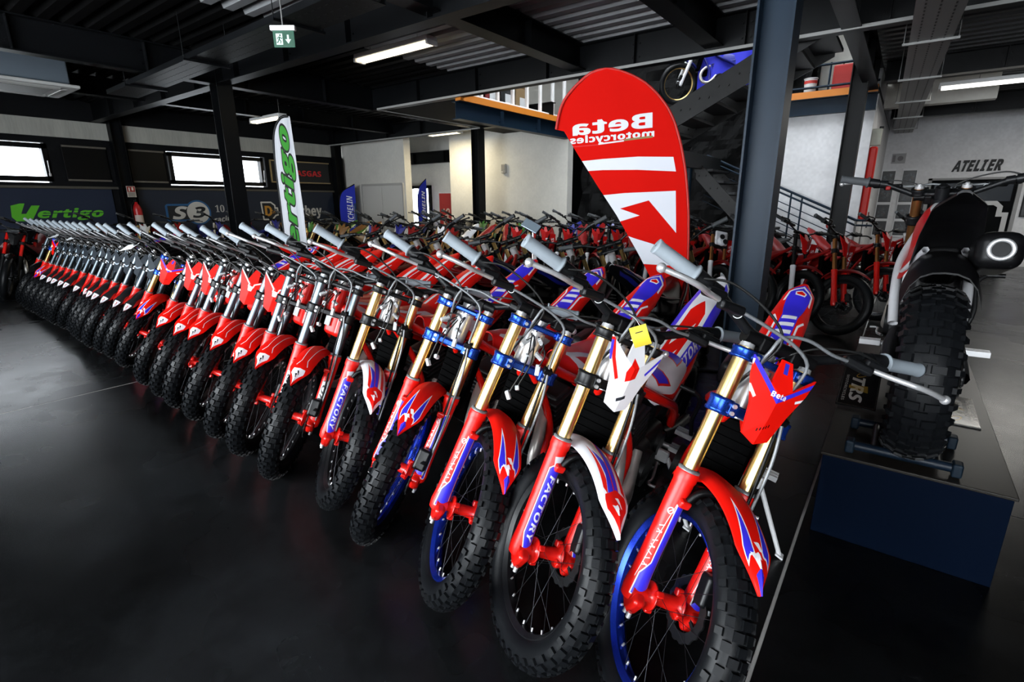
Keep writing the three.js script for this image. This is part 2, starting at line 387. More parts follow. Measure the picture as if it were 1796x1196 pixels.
function stationShell(st, N, Mx, th = 0.005) {          // st: [x, y, half width, crown, side drop]
  const cum = [0]; for (let i = 1; i < st.length; i++) cum.push(cum[i - 1] + Math.hypot(st[i][0] - st[i - 1][0], st[i][1] - st[i - 1][1]));
  const par = a => { const d = a * cum[cum.length - 1]; let i = 0; while (i < st.length - 2 && cum[i + 1] < d) i++; return i + (d - cum[i]) / (cum[i + 1] - cum[i]); };
  const at = a => { const f = Math.min(st.length - 1, par(a)), i = Math.min(st.length - 2, Math.floor(f)), k = f - i; const u = k * k * (3 - 2 * k); return st[i].map((v, j) => v + (st[i + 1][j] - v) * (j === 0 ? k : (k * 0.5 + u * 0.5))); };
  return shell(N, Mx, (a, t) => { const [x, y, w, c, d] = at(a); return V(x, y + c * (1 - t * t) - d * Math.pow(Math.abs(t), 3), w * (t * 1.25 - 0.25 * t * t * t)); }, () => V(0, -th, 0));
}
const bikeGeo = {};
function geos(lod) {
  if (bikeGeo[lod]) return bikeGeo[lod];
  const hi = lod === 0, lo = lod === 2, s1 = hi ? 20 : lo ? 8 : 12, G = {};
  // wheels
  G.frontTyre = tyreGeo(0, WR, TR, !lo, hi ? 84 : lo ? 30 : 48, hi ? 76 : 60);
  G.rearTyre = tyreGeo(-WB, 0.297, 0.05, !lo, hi ? 60 : lo ? 28 : 40, 56, 1.15);
  G.rearTyreWide = tyreGeo(-WB, 0.297, 0.055, true, 72, 64, 1.4);
  G.frontRim = rimGeo(0, WR, TR, hi ? 72 : lo ? 28 : 48); G.rearRim = rimGeo(-WB, 0.297, 0.05, hi ? 48 : 26);
  G.frontSpokes = spokeGeo(0, WR, TR, lo ? 14 : 24, lo ? 0.0014 : 0.0008); G.rearSpokes = spokeGeo(-WB, 0.297, 0.05, lo ? 12 : 32, lo ? 0.0016 : 0.0012);
  G.nipples = nippleGeo(0, WR, TR, 24);
  const hub = (cx, cy, w) => {
    const a = [lathe([[0.001, -w], [0.018, -w], [0.016, -w * .75], [0.036, -w * .7], [0.037, -w * .62], [0.02, -w * .45], [0.017, w * .45], [0.037, w * .62], [0.036, w * .7], [0.016, w * .75], [0.018, w], [0.001, w]], V(cx, cy, 0), V(0, 0, 1), s1)];
    if (!lo) for (let k = 0; k < 6; k++) { const q = k / 6 * Math.PI * 2; a.push(rbox(0.02, 0.018, w * .34, 0.005, cx + 0.032 * Math.cos(q), cy + 0.032 * Math.sin(q), k % 2 ? w * .55 : -w * .55, 0, 0, q)); }
    return merge(a);
  };
  G.frontHub = hub(0, WR, 0.062); G.rearHub = hub(-WB, 0.297, 0.07);
  const disc = (cx, cy, r, z) => {
    const s = new THREE.Shape(); const n = lo ? 24 : 64;
    for (let k = 0; k <= n; k++) { const a = k / n * Math.PI * 2, q = r + (k % 4 < 2 ? 0 : -0.004); k ? s.lineTo(q * Math.cos(a), q * Math.sin(a)) : s.moveTo(q * Math.cos(a), q * Math.sin(a)); }
    const hole = new THREE.Path(); hole.absarc(0, 0, r * 0.68, 0, Math.PI * 2); s.holes.push(hole);
    const g = new THREE.ExtrudeGeometry(s, { depth: 0.004, bevelEnabled: false, curveSegments: 24 }); g.translate(cx, cy, z); return g;
  };
  G.frontDisc = merge([disc(0, WR, 0.085, -0.07), ...[0, 1, 2, 3].map(k => box(0.06, 0.01, 0.004, 0.035 * Math.cos(k * 1.571), WR + 0.035 * Math.sin(k * 1.571), -0.068, 0, 0, k * 1.571))]);
  // fork
  for (const [nm, z] of [['R', 0.084], ['L', -0.084]]) {
    G['lower' + nm] = merge([
      lathe([[0.02, -0.03], [0.027, -0.024], [0.03, 0.0], [0.027, 0.04], [0.0255, 0.1], [0.0265, 0.3], [0.029, 0.306], [0.029, 0.326], [0.026, 0.33]], F(0.005, 0, z), hu, s1 + 4),
    ]);
    { const g = G['lower' + nm], p = g.attributes.position, u = g.attributes.uv, b = F(0.005, 0, z); for (let i = 0; i < p.count; i++) u.setY(i, (V(p.getX(i), p.getY(i), p.getZ(i)).sub(b).dot(hu) + 0.03) / 0.36); }
    G['lug' + nm] = merge([
      rbox(0.05, 0.06, 0.034, 0.012, FO.x + 0.024, FO.y - 0.012, z * 0.97, 0, 0, -RAKE * .6), cyl(V(0.004, WR, z * 1.18), V(0.004, WR, z * 0.72), 0.021, 0.021, s1),
      ]);
    G['mount' + nm] = rbox(0.03, 0.022, 0.03, 0.006, ...F(0.26, 0.024, z * 0.88).toArray());
    G['bolt' + nm] = merge([cyl(V(0.026, WR - 0.034, z * 1.1), V(0.03, WR - 0.048, z * 1.1), 0.006, 0.006, 8), cyl(V(0.046, WR - 0.026, z * 1.1), V(0.05, WR - 0.04, z * 1.1), 0.006, 0.006, 8)]);
    G['seal' + nm] = lathe([[0.027, 0], [0.028, 0.006], [0.0225, 0.009]], F(0.334, 0, z), hu, s1);
    G['tube' + nm] = cyl(F(0.336, 0, z), F(0.672, 0, z), 0.0198, 0.0198, s1 + 4, true);
    G['cap' + nm] = merge([cyl(F(0.668, 0, z), F(0.684, 0, z), 0.019, 0.017, 8), cyl(F(0.684, 0, z), F(0.692, 0, z), 0.009, 0.008, 8)]);
  }
  const clamp = (s, h) => {
    const a = [];
    for (const z of [0.084, -0.084]) {
      a.push(lathe([[0.0195, -h], [0.03, -h], [0.031, -h * .6], [0.0285, -h * .5], [0.0285, h * .5], [0.031, h * .6], [0.03, h], [0.0195, h]], F(s, 0, z), hu, s1 + 2));
      a.push(rbox(0.03, h * 1.8, 0.026, 0.005, ...F(s, 0.012, z * 0.72).toArray(), 0, 0, RAKE));
    }
    a.push(rbox(0.05, h * 1.3, 0.13, 0.008, ...F(s, -0.02, 0).toArray(), 0, 0, RAKE));
    if (!lo) a.push(rbox(0.03, h * 1.0, 0.11, 0.004, ...F(s, -0.002, 0).toArray(), 0, 0, RAKE));
    return merge(a);
  };
  G.lowerClamp = clamp(0.518, 0.021); G.upperClamp = clamp(0.655, 0.014);
  G.clampBolts = merge([0.509, 0.527, 0.655].flatMap(s => [0.063, -0.063].map(z => cyl(F(s, 0.024, z), F(s, 0.033, z), 0.006, 0.0055, 8))));
  G.stem = merge([cyl(F(0.5, -0.045), F(0.69, -0.045), 0.026, 0.026, s1), cyl(F(0.69, -0.045), F(0.7, -0.045), 0.016, 0.016, 6)]);
  G.mask = maskGeo();
  G.fender = frontFenderGeo(hi ? 26 : lo ? 10 : 18, hi ? 10 : lo ? 4 : 8);
  G.fenderBracket = pipe([F(0.26, 0.026, 0.07), F(0.3, 0.035, 0.05), F(0.313, 0.036, 0), F(0.3, 0.035, -0.05), F(0.26, 0.026, -0.07)], 0.009, 16, 6);
  // handlebar
  const bar = sgn => [F(0.801, -0.012, sgn * 0.388), F(0.778, -0.003, sgn * 0.28), F(0.765, 0.002, sgn * 0.22), F(0.73, 0.0, sgn * 0.14), F(0.708, -0.002, sgn * 0.085), F(0.7, -0.004, 0)];
  G.bar = pipe([...bar(1), ...bar(-1).slice(0, 5).reverse()], lo ? 0.0085 : 0.0125, hi ? 60 : lo ? 20 : 36, hi ? 12 : lo ? 6 : 8);
  G.barClamps = merge([rbox(0.045, 0.04, 0.03, 0.006, ...F(0.692, -0.006, 0.045).toArray(), 0, 0, RAKE), rbox(0.045, 0.04, 0.03, 0.006, ...F(0.692, -0.006, -0.045).toArray(), 0, 0, RAKE), cyl(F(0.7, -0.004, -0.1), F(0.7, -0.004, 0.1), 0.019, 0.019, s1)]);
  G.barMark = (() => { const a = []; for (const z of [0.15]) { const g = new THREE.TorusGeometry(0.011, 0.0014, 5, 20); g.rotateY(1.1); g.translate(...F(0.735, 0.0135, z).toArray()); a.push(g); } return merge(a); })();
  for (const [nm, sg] of [['R', 1], ['L', -1]]) {
    const p0 = F(0.778, -0.003, sg * 0.281), p1 = F(0.803, -0.0125, sg * 0.398), d = p1.clone().sub(p0), L = d.length();
    G['grip' + nm] = lathe([[0.013, 0], [0.025, 0], [0.026, 0.006], [0.018, 0.012], [0.0172, L - 0.012], [0.019, L - 0.006], [0.019, L], [0.003, L]], p0, d, s1);
    G['perch' + nm] = merge([
      cyl(p0.clone().addScaledVector(d, -0.02), p0.clone().addScaledVector(d, -0.34), 0.021, 0.019, s1), cyl(p0.clone().addScaledVector(d, -0.38), p0.clone().addScaledVector(d, -0.62), 0.0175, 0.0175, s1),
      rbox(0.03, 0.026, 0.06, 0.008, ...F(0.752, 0.03, sg * 0.235).toArray(), 0, sg * 0.2, RAKE), rbox(0.026, 0.024, 0.075, 0.008, ...F(0.738, 0.036, sg * 0.185).toArray(), 0, sg * 0.25, RAKE),
    ]);
    G['lever' + nm] = merge([pipe([F(0.742, 0.042, sg * 0.225), F(0.742, 0.062, sg * 0.265), F(0.742, 0.09, sg * 0.3), F(0.744, 0.094, sg * 0.34), F(0.744, 0.086, sg * 0.395)], 0.007, 20, 8), new THREE.SphereGeometry(0.0115, 12, 8).translate(...F(0.744, 0.085, sg * 0.4).toArray())]);
  }
  G.hoseBrake = (
    pipe([F(0.738, 0.04, 0.15), F(0.73, 0.045, 0.08), F(0.715, 0.05, 0.0), F(0.685, 0.045, -0.055), F(0.62, 0.03, -0.062), F(0.55, 0.034, -0.066), F(0.42, 0.036, -0.09), F(0.2, 0.03, -0.1), F(0.02, 0.05, -0.1)], 0.0045, 50, 6));
  G.hoseClutch = (pipe([F(0.738, 0.04, -0.15), F(0.735, 0.045, -0.1), F(0.742, 0.045, -0.03), F(0.725, 0.04, 0.03), F(0.68, 0.035, 0.045), F(0.62, 0.0, 0.045), F(0.56, -0.06, 0.05)], 0.0045, 40, 6));
  G.cableThrottle = (
    pipe([F(0.775, 0.02, 0.27), F(0.79, 0.035, 0.2), F(0.76, 0.045, 0.09), F(0.71, 0.04, 0.03), F(0.62, 0.0, 0.045), F(0.5, -0.09, 0.05)], 0.0035, 36, 5));
  G.cableSwitch = (
    pipe([F(0.77, 0.02, -0.25), F(0.765, 0.04, -0.16), F(0.73, 0.03, -0.06), F(0.66, -0.01, 0.0), F(0.56, -0.08, 0.02)], 0.003, 30, 5));
  G.brakeLine = merge([cyl(F(0.56, 0.03, -0.062), F(0.05, 0.035, -0.1), 0.0042, 0.0042, 6), rbox(0.024, 0.02, 0.03, 0.004, ...F(0.54, 0.03, -0.066).toArray())]);
  G.caliper = merge([rbox(0.045, 0.085, 0.05, 0.012, 0.006, WR + 0.085, -0.078, 0, 0, 0.5), rbox(0.03, 0.06, 0.03, 0.008, -0.02, WR + 0.055, -0.085, 0, 0, 0.3), cyl(V(-0.01, WR + 0.1, -0.09), V(0.03, WR + 0.08, -0.09), 0.014, 0.014, 10)]);
  G.connectors = merge([[.03, .56, .06], [-.012, .575, .045], [.05, .6, .05], [.02, .46, .07], [.04, .43, .075], [-.02, .535, .065], [.0, .62, .04]].map((c, k) => rbox(0.013, 0.022 + (k % 3) * 0.007, 0.015, 0.003, ...F(c[1], c[2], c[0]).toArray(), k * 0.7, k * 1.3, k * 0.5)));
  G.wires = [[.03, .56, .06], [-.012, .575, .045], [.05, .6, .05], [.02, .46, .07], [.04, .43, .075], [-.02, .535, .065]].map(c => pipe([F(0.63, -0.02, c[0] * 0.4), F((c[1] + 0.63) / 2 + 0.01, c[2] + 0.012, c[0] * 0.8), F(c[1] + 0.008, c[2], c[0])], 0.0025, 10, 5));
  // chassis
  G.head = cyl(V(HEAD.x, HEAD.y, 0).addScaledVector(hu, 0.53), V(HEAD.x, HEAD.y, 0).addScaledVector(hu, 0.64), 0.034, 0.034, s1);
  G.headBlock = rbox(0.1, 0.17, 0.11, 0.025, -0.285, 0.72, 0, 0, 0, 0.34); G.headSticker = rbox(0.004, 0.09, 0.035, 0.001, -0.232, 0.742, 0.022, 0, 0, 0.34);
  const fr = [];
  for (const z of [1, -1]) {
    fr.push(pipe([V(-0.28, 0.8, z * 0.022), V(-0.4, 0.72, z * 0.065), V(-0.6, 0.62, z * 0.105), V(-0.8, 0.52, z * 0.11), V(-0.9, 0.4, z * 0.1)], 0.018, 20, 8));
    fr.push(pipe([V(-0.28, 0.74, z * 0.02), V(-0.37, 0.6, z * 0.06), V(-0.43, 0.46, z * 0.085), V(-0.44, 0.34, z * 0.08)], 0.015, 18, 8));
    fr.push(pipe([V(-0.72, 0.58, z * 0.1), V(-0.98, 0.63, z * 0.085), V(-1.2, 0.71, z * 0.05)], 0.011, 10, 6));
  }
  G.frame = merge(fr);
  G.skid = stationShell([[-0.9, 0.27, 0.08, 0, 0], [-0.6, 0.235, 0.11, 0, -0.05], [-0.44, 0.3, 0.09, 0, -0.03]], 6, 4);
  const en = [rbox(0.36, 0.17, 0.19, 0.04, -0.68, 0.345, 0), rbox(0.16, 0.16, 0.22, 0.05, -0.6, 0.36, 0), cyl(V(-0.58, 0.35, -0.13), V(-0.58, 0.35, 0.13), 0.07, 0.07, 20), cyl(V(-0.78, 0.36, -0.11), V(-0.78, 0.36, 0.12), 0.05, 0.05, 16)];
  for (let k = 0; k < 6; k++) en.push(rbox(0.15, 0.012, 0.15, 0.005, -0.57 + k * 0.008, 0.44 + k * 0.024, 0, 0, 0, -0.18));
  en.push(rbox(0.12, 0.16, 0.12, 0.015, -0.55, 0.5, 0, 0, 0, -0.18));
  G.engine = merge(en);
  G.radiator = merge([rbox(0.045, 0.26, 0.15, 0.01, -0.3, 0.6, 0, 0, 0, 0.25), ...(lo ? [] : Array.from({ length: 9 }, (_, k) => box(0.05, 0.006, 0.13, -0.271 - k * 0.0062, 0.5 + k * 0.025, 0, 0, 0, 0.25))), rbox(0.1, 0.1, 0.13, 0.02, -0.36, 0.44, 0)]);
  G.exhaust = merge([pipe([V(-0.5, 0.53, -0.01), V(-0.41, 0.52, -0.05), V(-0.33, 0.47, -0.09), V(-0.3, 0.39, -0.11), V(-0.34, 0.315, -0.12), V(-0.42, 0.3, -0.12), V(-0.49, 0.35, -0.1), V(-0.55, 0.42, -0.08)], 0.022, lo ? 20 : 44, s1 > 12 ? 12 : 8)]);
  G.silencer = merge([rbox(0.34, 0.11, 0.07, 0.03, -1.08, 0.62, 0.11, 0, 0, -0.12), cyl(V(-1.25, 0.64, 0.11), V(-1.29, 0.645, 0.11), 0.02, 0.02, 12)]);
  G.tank = stationShell([[-1.04, 0.69, 0.07, 0.012, 0.03], [-0.9, 0.672, 0.1, 0.016, 0.09], [-0.74, 0.682, 0.112, 0.02, 0.12], [-0.58, 0.715, 0.085, 0.02, 0.11], [-0.47, 0.745, 0.035, 0.012, 0.05]], hi ? 20 : 10, hi ? 12 : 6, 0.006);
  G.rearFender = stationShell([[-0.66, 0.665, 0.06, 0.008, 0.03], [-0.85, 0.66, 0.078, 0.01, 0.05], [-1.08, 0.735, 0.084, 0.012, 0.04], [-1.3, 0.83, 0.075, 0.014, 0.025], [-1.47, 0.9, 0.058, 0.012, 0.012], [-1.535, 0.925, 0.016, 0.006, 0.002]], hi ? 30 : 14, hi ? 10 : 6, 0.006);
  G.airbox = merge([rbox(0.36, 0.14, 0.14, 0.03, -0.86, 0.56, 0, 0, 0, -0.2), rbox(0.2, 0.1, 0.1, 0.02, -1.05, 0.64, 0, 0, 0, -0.4), cyl(V(-0.75, 0.48, 0.02), V(-0.62, 0.4, 0.02), 0.035, 0.035, 12)]);
  const sw = []; for (const z of [1, -1]) { sw.push(pipe([V(-0.86, 0.36, z * 0.085), V(-1.02, 0.33, z * 0.1), V(-1.22, 0.298, z * 0.1)], 0.024, 8, 8)); sw.push(rbox(0.07, 0.05, 0.02, 0.006, -WB, 0.297, z * 0.1)); }
  G.swingarm = merge(sw);
  G.shock = merge([cyl(V(-0.84, 0.4, 0), V(-0.92, 0.62, 0), 0.018, 0.018, 10), ...Array.from({ length: 6 }, (_, k) => { const t = new THREE.TorusGeometry(0.036, 0.006, 5, 14); t.rotateX(Math.PI / 2 - 0); t.translate(-0.855 - k * 0.011, 0.44 + k * 0.028, 0); return t; })]);
  G.chain = merge([cyl(V(-0.78, 0.4, 0.1), V(-WB, 0.365, 0.1), 0.008, 0.008, 5), cyl(V(-0.78, 0.32, 0.1), V(-WB, 0.23, 0.1), 0.008, 0.008, 5), disc(-WB, 0.297, 0.07, 0.098)]);
  for (const [nm, z] of [['R', 1], ['L', -1]]) G['peg' + nm] = merge([box(0.045, 0.012, 0.07, -0.88, 0.31, z * 0.165), ...[0, 1, 2].map(k => box(0.006, 0.02, 0.07, -0.9 + k * 0.02, 0.314, z * 0.165)), cyl(V(-0.88, 0.31, z * 0.09), V(-0.88, 0.31, z * 0.14), 0.012, 0.012, 8)]);
  G.kick = merge([pipe([V(-0.76, 0.38, 0.13), V(-0.74, 0.45, 0.145), V(-0.7, 0.55, 0.14), V(-0.68, 0.58, 0.17)], 0.008, 10, 6), cyl(V(-0.68, 0.58, 0.165), V(-0.68, 0.58, 0.22), 0.009, 0.009, 8)]);
  G.gearLever = pipe([V(-0.72, 0.31, -0.13), V(-0.62, 0.3, -0.15), V(-0.56, 0.31, -0.15), V(-0.56, 0.31, -0.18)], 0.006, 10, 5);
  G.panel = shell(8, 4, (a, t) => V(-0.2 - 0.08 * (1 - a) + 0.015 * t, 0.44 + 0.42 * a, -0.165 + 0.02 * a + 0.042 * t), () => V(-0.006, 0, 0));
  G.headlight = merge([lathe([[0.001, 0.03], [0.04, 0.03], [0.052, 0.02], [0.056, 0], [0.05, -0.02]], F(0.56, 0.06, 0.0), hv, s1), rbox(0.03, 0.16, 0.15, 0.014, ...F(0.6, 0.04, 0).toArray(), 0, 0, RAKE)]);
  for (const k of Object.keys(G)) if (!Array.isArray(G[k])) G[k] = G[k].index ? clean(G[k]) : G[k];
  return bikeGeo[lod] = G;
}
function standGeo(lean) {          // prop stand on the bike's left, its foot on the floor at this lean
  const t = Math.tan(lean), zf = -0.31, foot = V(-0.77, -zf * t + 0.004, zf), piv = V(-0.79, 0.31, -0.15);
  return merge([cyl(piv, foot, 0.0095, 0.0085, 8), rbox(0.02, 0.05, 0.08, 0.006, -0.78, 0.315, -0.115), (() => { const g = rbox(0.035, 0.008, 0.03, 0.003); g.rotateX(-lean); g.translate(foot.x, foot.y, foot.z); return g; })()]);
}
// spec: the look of one bike; place: [x, z, turn in degrees, lean in degrees, steering in degrees]
function makeBike(o, spec, place, lod, y = 0) {
  const G = geos(lod), lo = lod === 2, [x, z, turn, lean, steer] = place;
  o.rotation.order = 'YXZ'; o.position.set(x, y + 0.004, z); o.rotation.set(-R(lean), R(turn), 0);
  const q = new THREE.Quaternion().setFromAxisAngle(hu, R(steer)), off = HEAD.clone().sub(HEAD.clone().applyQuaternion(q));
  const drop = spec.barDrop || 0;
  const raised = m => { m.quaternion.copy(q); m.position.copy(off).addScaledVector(hu.clone().applyQuaternion(q), -drop); return m; };
  const turned = m => { m.quaternion.copy(q); m.position.copy(off); return m; };
  const fw = turned(new THREE.Group()); fw.name = 'front_wheel'; o.add(fw);
  const tyre = mesh('tyre', G.frontTyre, M.rubber, fw);
  mesh('rim', G.frontRim, spec.rim, fw); mesh('spokes', G.frontSpokes, M.spoke, fw); mesh('hub', G.frontHub, spec.hub || M.redMetal, fw);
  if (!lo) { mesh('nipples', G.nipples, M.silver, fw); }
  mesh('brake_disc', G.frontDisc, M.darkMetal, fw);
  for (const s of ['R', 'L']) {
    const l = turned(mesh('fork_lower', G['lower' + s], spec.lower, o));
    mesh('axle_lug', G['lug' + s], spec.lug || M.redMetal, l);
    if (!lo) { mesh('seal', G['seal' + s], M.hoseGrey, l); mesh('fender_mount', G['mount' + s], M.redMetal, l); mesh('bolt', G['bolt' + s], M.silver, l); }
    const t = turned(mesh('fork_tube', G['tube' + s], spec.tube, o));
    if (!lo) mesh('cap', G['cap' + s], M.silver, t);
  }
  const uc = turned(mesh('upper_clamp', G.upperClamp, spec.clamp, o)), lc = turned(mesh('lower_clamp', G.lowerClamp, spec.clamp, o));
  if (!lo) { mesh('clamp_bolts', G.clampBolts, M.silver, lc); turned(mesh('steering_stem', G.stem, spec.stem || M.silver, o)); }
  const fe = turned(mesh('front_fender', G.fender, spec.fender, o));
  if (!lo) mesh('bracket', G.fenderBracket, M.blackPlastic, fe);
  if (spec.mask) turned(mesh('headlight_mask', G.mask, spec.mask, o));
  if (spec.headlight) { const hl = turned(mesh('headlight', G.headlight, spec.headlight, o)); for (const [s, z] of [[0.6, 0.02], [0.55, -0.02]]) mesh('lens', cyl(F(s, 0.088, z), F(s, 0.096, z), 0.03, 0.028, 16), M.darkMetal, hl); }
  if (spec.connectors) { const w = turned(mesh('wiring_connectors', G.connectors, M.connector, o)); for (const g of G.wires) mesh('wire', g, M.cable, w); }
  const hb = raised(mesh('handlebar', G.bar, M.blackMetal, o));
  mesh('bar_clamps', G.barClamps, M.blackPlastic, hb);
  if (!lo) mesh('bar_emblem', G.barMark, M.connector, hb);
  for (const s of ['R', 'L']) {
    raised(mesh('grip', G['grip' + s], spec.grip || M.gripGrey, o));
    const pc = raised(mesh('lever_perch', G['perch' + s], M.blackMetal, o)); mesh('lever', G['lever' + s], lo ? M.darkMetal : lod ? M.leverDull : M.silver, pc);
  }
  if (!lo) { for (const k of ['hoseBrake', 'hoseClutch']) raised(mesh('hose', G[k], lod ? M.cable : M.hoseGrey, o)); for (const k of ['cableThrottle', 'cableSwitch']) raised(mesh('cable', G[k], M.cable, o)); turned(mesh('brake_line', G.brakeLine, M.blackPlastic, o)); }
  turned(mesh('brake_caliper', G.caliper, M.blackMetal, o));
  const f = mesh('frame', G.frame, spec.frame, o); mesh('head_tube', G.head, spec.headBlock ? spec.frame : spec.stem || M.silver, f);
  if (spec.headBlock && !lo) { const hb2 = mesh('head_block', G.headBlock, spec.frame, f); mesh('sticker', G.headSticker, M.connector, f); }
  mesh('engine', G.engine, M.darkMetal, o); mesh('radiator', G.radiator, M.radiator, o); mesh('exhaust_pipe', G.exhaust, M.steel, o);
  mesh('tank_cover', G.tank, spec.tank, o); mesh('rear_fender', G.rearFender, spec.rear, o); mesh('airbox', G.airbox, M.blackPlastic, o); mesh('swingarm', G.swingarm, spec.swing || M.darkMetal, o);
  const rw = new THREE.Group(); rw.name = 'rear_wheel'; o.add(rw);
  mesh('tyre', spec.wideRear ? G.rearTyreWide : G.rearTyre, M.rubber, rw); mesh('rim', G.rearRim, spec.rim, rw); mesh('spokes', G.rearSpokes, M.spoke, rw); mesh('hub', G.rearHub, spec.hub || M.redMetal, rw);
  mesh('footpeg', G.pegR, M.silver, o); mesh('footpeg', G.pegL, M.silver, o);
  if (!lo) { mesh('skid_plate', G.skid, M.darkMetal, o); if (!spec.wideRear) mesh('silencer', G.silencer, M.darkMetal, o); mesh('shock_absorber', G.shock, M.blackMetal, o); mesh('chain', G.chain, M.darkMetal, o); mesh('kick_starter', G.kick, M.darkMetal, o); mesh('gear_lever', G.gearLever, M.silver, o); }
  if (spec.panel) mesh('side_panel', G.panel, spec.panel, o);
  if (!spec.noStand) mesh('prop_stand', standGeo(R(lean)), lo ? M.darkMetal : M.alu, o);
  return o;
}
// ---------------------------------------------------------------- the building
const S = {
  concrete: new THREE.MeshPhysicalMaterial({ specularIntensity: 0.6, map: noiseTex(1024, 1024, [14.5, 15.5, 16.5], 1.6, [[4, 0.9], [9, 0.6], [24, 0.35], [90, 0.22], [300, 0.2]], true, 1), roughness: 0.34, metalness: 0, roughnessMap: noiseTex(512, 512, [200, 200, 200], 0.5, [[5, 0.8], [14, 0.6], [60, 0.3]], false, 1, 91) }),
  joint: std([0.42, 0.41, 0.39], 0.9),
  steel: dull([0.0032, 0.0038, 0.0046], 0.45, 0.35),
  steelBlue: dull([0.0065, 0.018, 0.034], 0.45, 0.4),
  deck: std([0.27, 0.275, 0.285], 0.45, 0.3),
  deckRightShaded: std([0.09, 0.092, 0.095], 0.45, 0.3),  // same deck as above, colour lowered for the dimmer light on the right
  deckLeftShaded: dull([0.0025, 0.0025, 0.0026], 0.5, 0.25),  // same deck again, near-black colour stands in for shade on the left
  plaster: new THREE.MeshStandardMaterial({ map: noiseTex(256, 256, [214, 212, 205], 0.05, [[12, 0.6], [60, 0.6]], true), roughness: 0.92 }),
  plasterWhite: new THREE.MeshStandardMaterial({ map: noiseTex(256, 256, [226, 226, 228], 0.08, [[12, 0.6], [60, 0.6]], true, 1, 23), roughness: 0.85 }),
  cladding: new THREE.MeshStandardMaterial({ map: noiseTex(256, 128, [168, 168, 160], 0.14, [[8, 0.5], [64, 0.5]], true, 6, 5), roughness: 0.8 }),
  darkWall: dull([0.005, 0.0055, 0.0065], 0.8, 0.3),
  frame: dull([0.004, 0.0042, 0.0045], 0.4, 0.4),
  gilt: std([0.3, 0.23, 0.12], 0.4, 0.5),
  glass: new THREE.MeshPhysicalMaterial({ color: 0xffffff, roughness: 0.02, transmission: 1, thickness: 0, ior: 1.5 }),
  orange: std([0.62, 0.2, 0.02], 0.5),
  galv: std([0.22, 0.22, 0.215], 0.45, 0.4),
  rock: dull([0.008, 0.0082, 0.0085], 0.95, 0.2),
  white: std([0.78, 0.78, 0.78], 0.5),
};
S.concrete.map.repeat.set(0.22, 0.22); S.concrete.roughnessMap.repeat.set(0.2, 0.2);
S.plaster.map.repeat.set(0.5, 0.5); S.plasterWhite.map.repeat.set(0.5, 0.5);
function metres(g) {       // uv in metres from the dominant face direction
  const o = clean(g), p = o.attributes.position, n = o.attributes.normal, u = o.attributes.uv;
  for (let i = 0; i < p.count; i++) {
    const ax = Math.abs(n.getX(i)), ay = Math.abs(n.getY(i)), az = Math.abs(n.getZ(i));
    if (ay >= ax && ay >= az) u.setXY(i, p.getX(i), p.getZ(i)); else if (ax >= az) u.setXY(i, p.getZ(i), p.getY(i)); else u.setXY(i, p.getX(i), p.getY(i));
  }
  return o;
}
const span = (x0, x1, y0, y1, z0, z1) => box(x1 - x0, y1 - y0, z1 - z0, (x0 + x1) / 2, (y0 + y1) / 2, (z0 + z1) / 2);
const wall = (name, boxes, mat) => struct(name, boxes.map(b => metres(span(...b))), mat);
// floor: concrete bays with light saw-cut joints
const floor = struct('floor', [span(-12.6, 4.4, -0.3, -0.0015, -14.7, 4.4)], S.joint);
{
  const xs = [-12.6, -8.57, -4.36, -0.15, 4.4], zs = [4.4, 1.3, -2.72, -6.73, -10.75, -14.7], gap = 0.0055;
  for (let i = 0; i < 4; i++) for (let j = 0; j < 5; j++) struct('concrete_bay', metres(span(xs[i] + gap, xs[i + 1] - gap, -0.012, 0, zs[j + 1] + gap * 0.6, zs[j] - gap * 0.6)), S.concrete, floor);
}
// left wall with its strip windows
const LW = -12;
wall('wall_left', [[LW - 0.2, LW, 0, 1.64, -8.6, 4.2], [LW - 0.2, LW, 2.3, 2.4, -8.6, 4.2], [LW - 0.2, LW, 2.69, 3.2, -8.6, 4.2],
  [LW - 0.2, LW, 1.64, 2.3, -2.86, -2.66], [LW - 0.2, LW, 1.64, 2.3, -4.48, -2.86], [LW - 0.2, LW, 1.64, 2.3, -8.6, -6.5], [LW - 0.2, LW, 1.64, 2.3, -0.4, 4.2], [LW - 0.2, LW, 1.64, 2.3, -2.66, -2.62]], S.darkWall);
struct('trim', metres(span(LW - 0.1, LW + 0.03, 2.4, 2.69, -8.55, 4.2)), S.cladding).name = 'trim_1';
struct('trim', [span(LW, LW + 0.03, 1.545, 1.585, -8.3, 2.5)], std([0.07, 0.065, 0.05], 0.6)).name = 'trim_2';
function stripWindow(n, z0, z1) {
  const w = struct('window_' + n, [span(LW - 0.12, LW + 0.02, 1.66, 1.74, z0, z1), span(LW - 0.12, LW + 0.02, 2.2, 2.28, z0, z1), span(LW - 0.12, LW + 0.02, 1.66, 2.28, z0, z0 + 0.07), span(LW - 0.12, LW + 0.02, 1.66, 2.28, z1 - 0.07, z1)], S.frame);
  struct('pane', [span(LW - 0.07, LW - 0.064, 1.74, 2.2, z0 + 0.07, z1 - 0.07)], S.glass, w);
  struct('window_stay', [cyl(V(LW + 0.03, 1.78, z0 + 0.03), V(LW + 0.06, 2.0, z0 + 0.03), 0.008, 0.008, 8), rbox(0.03, 0.05, 0.03, 0.006, LW + 0.03, 1.77, z0 + 0.03)], M.silver, w);
}
stripWindow(1, -2.64, -0.4); stripWindow(2, -6.45, -4.5);
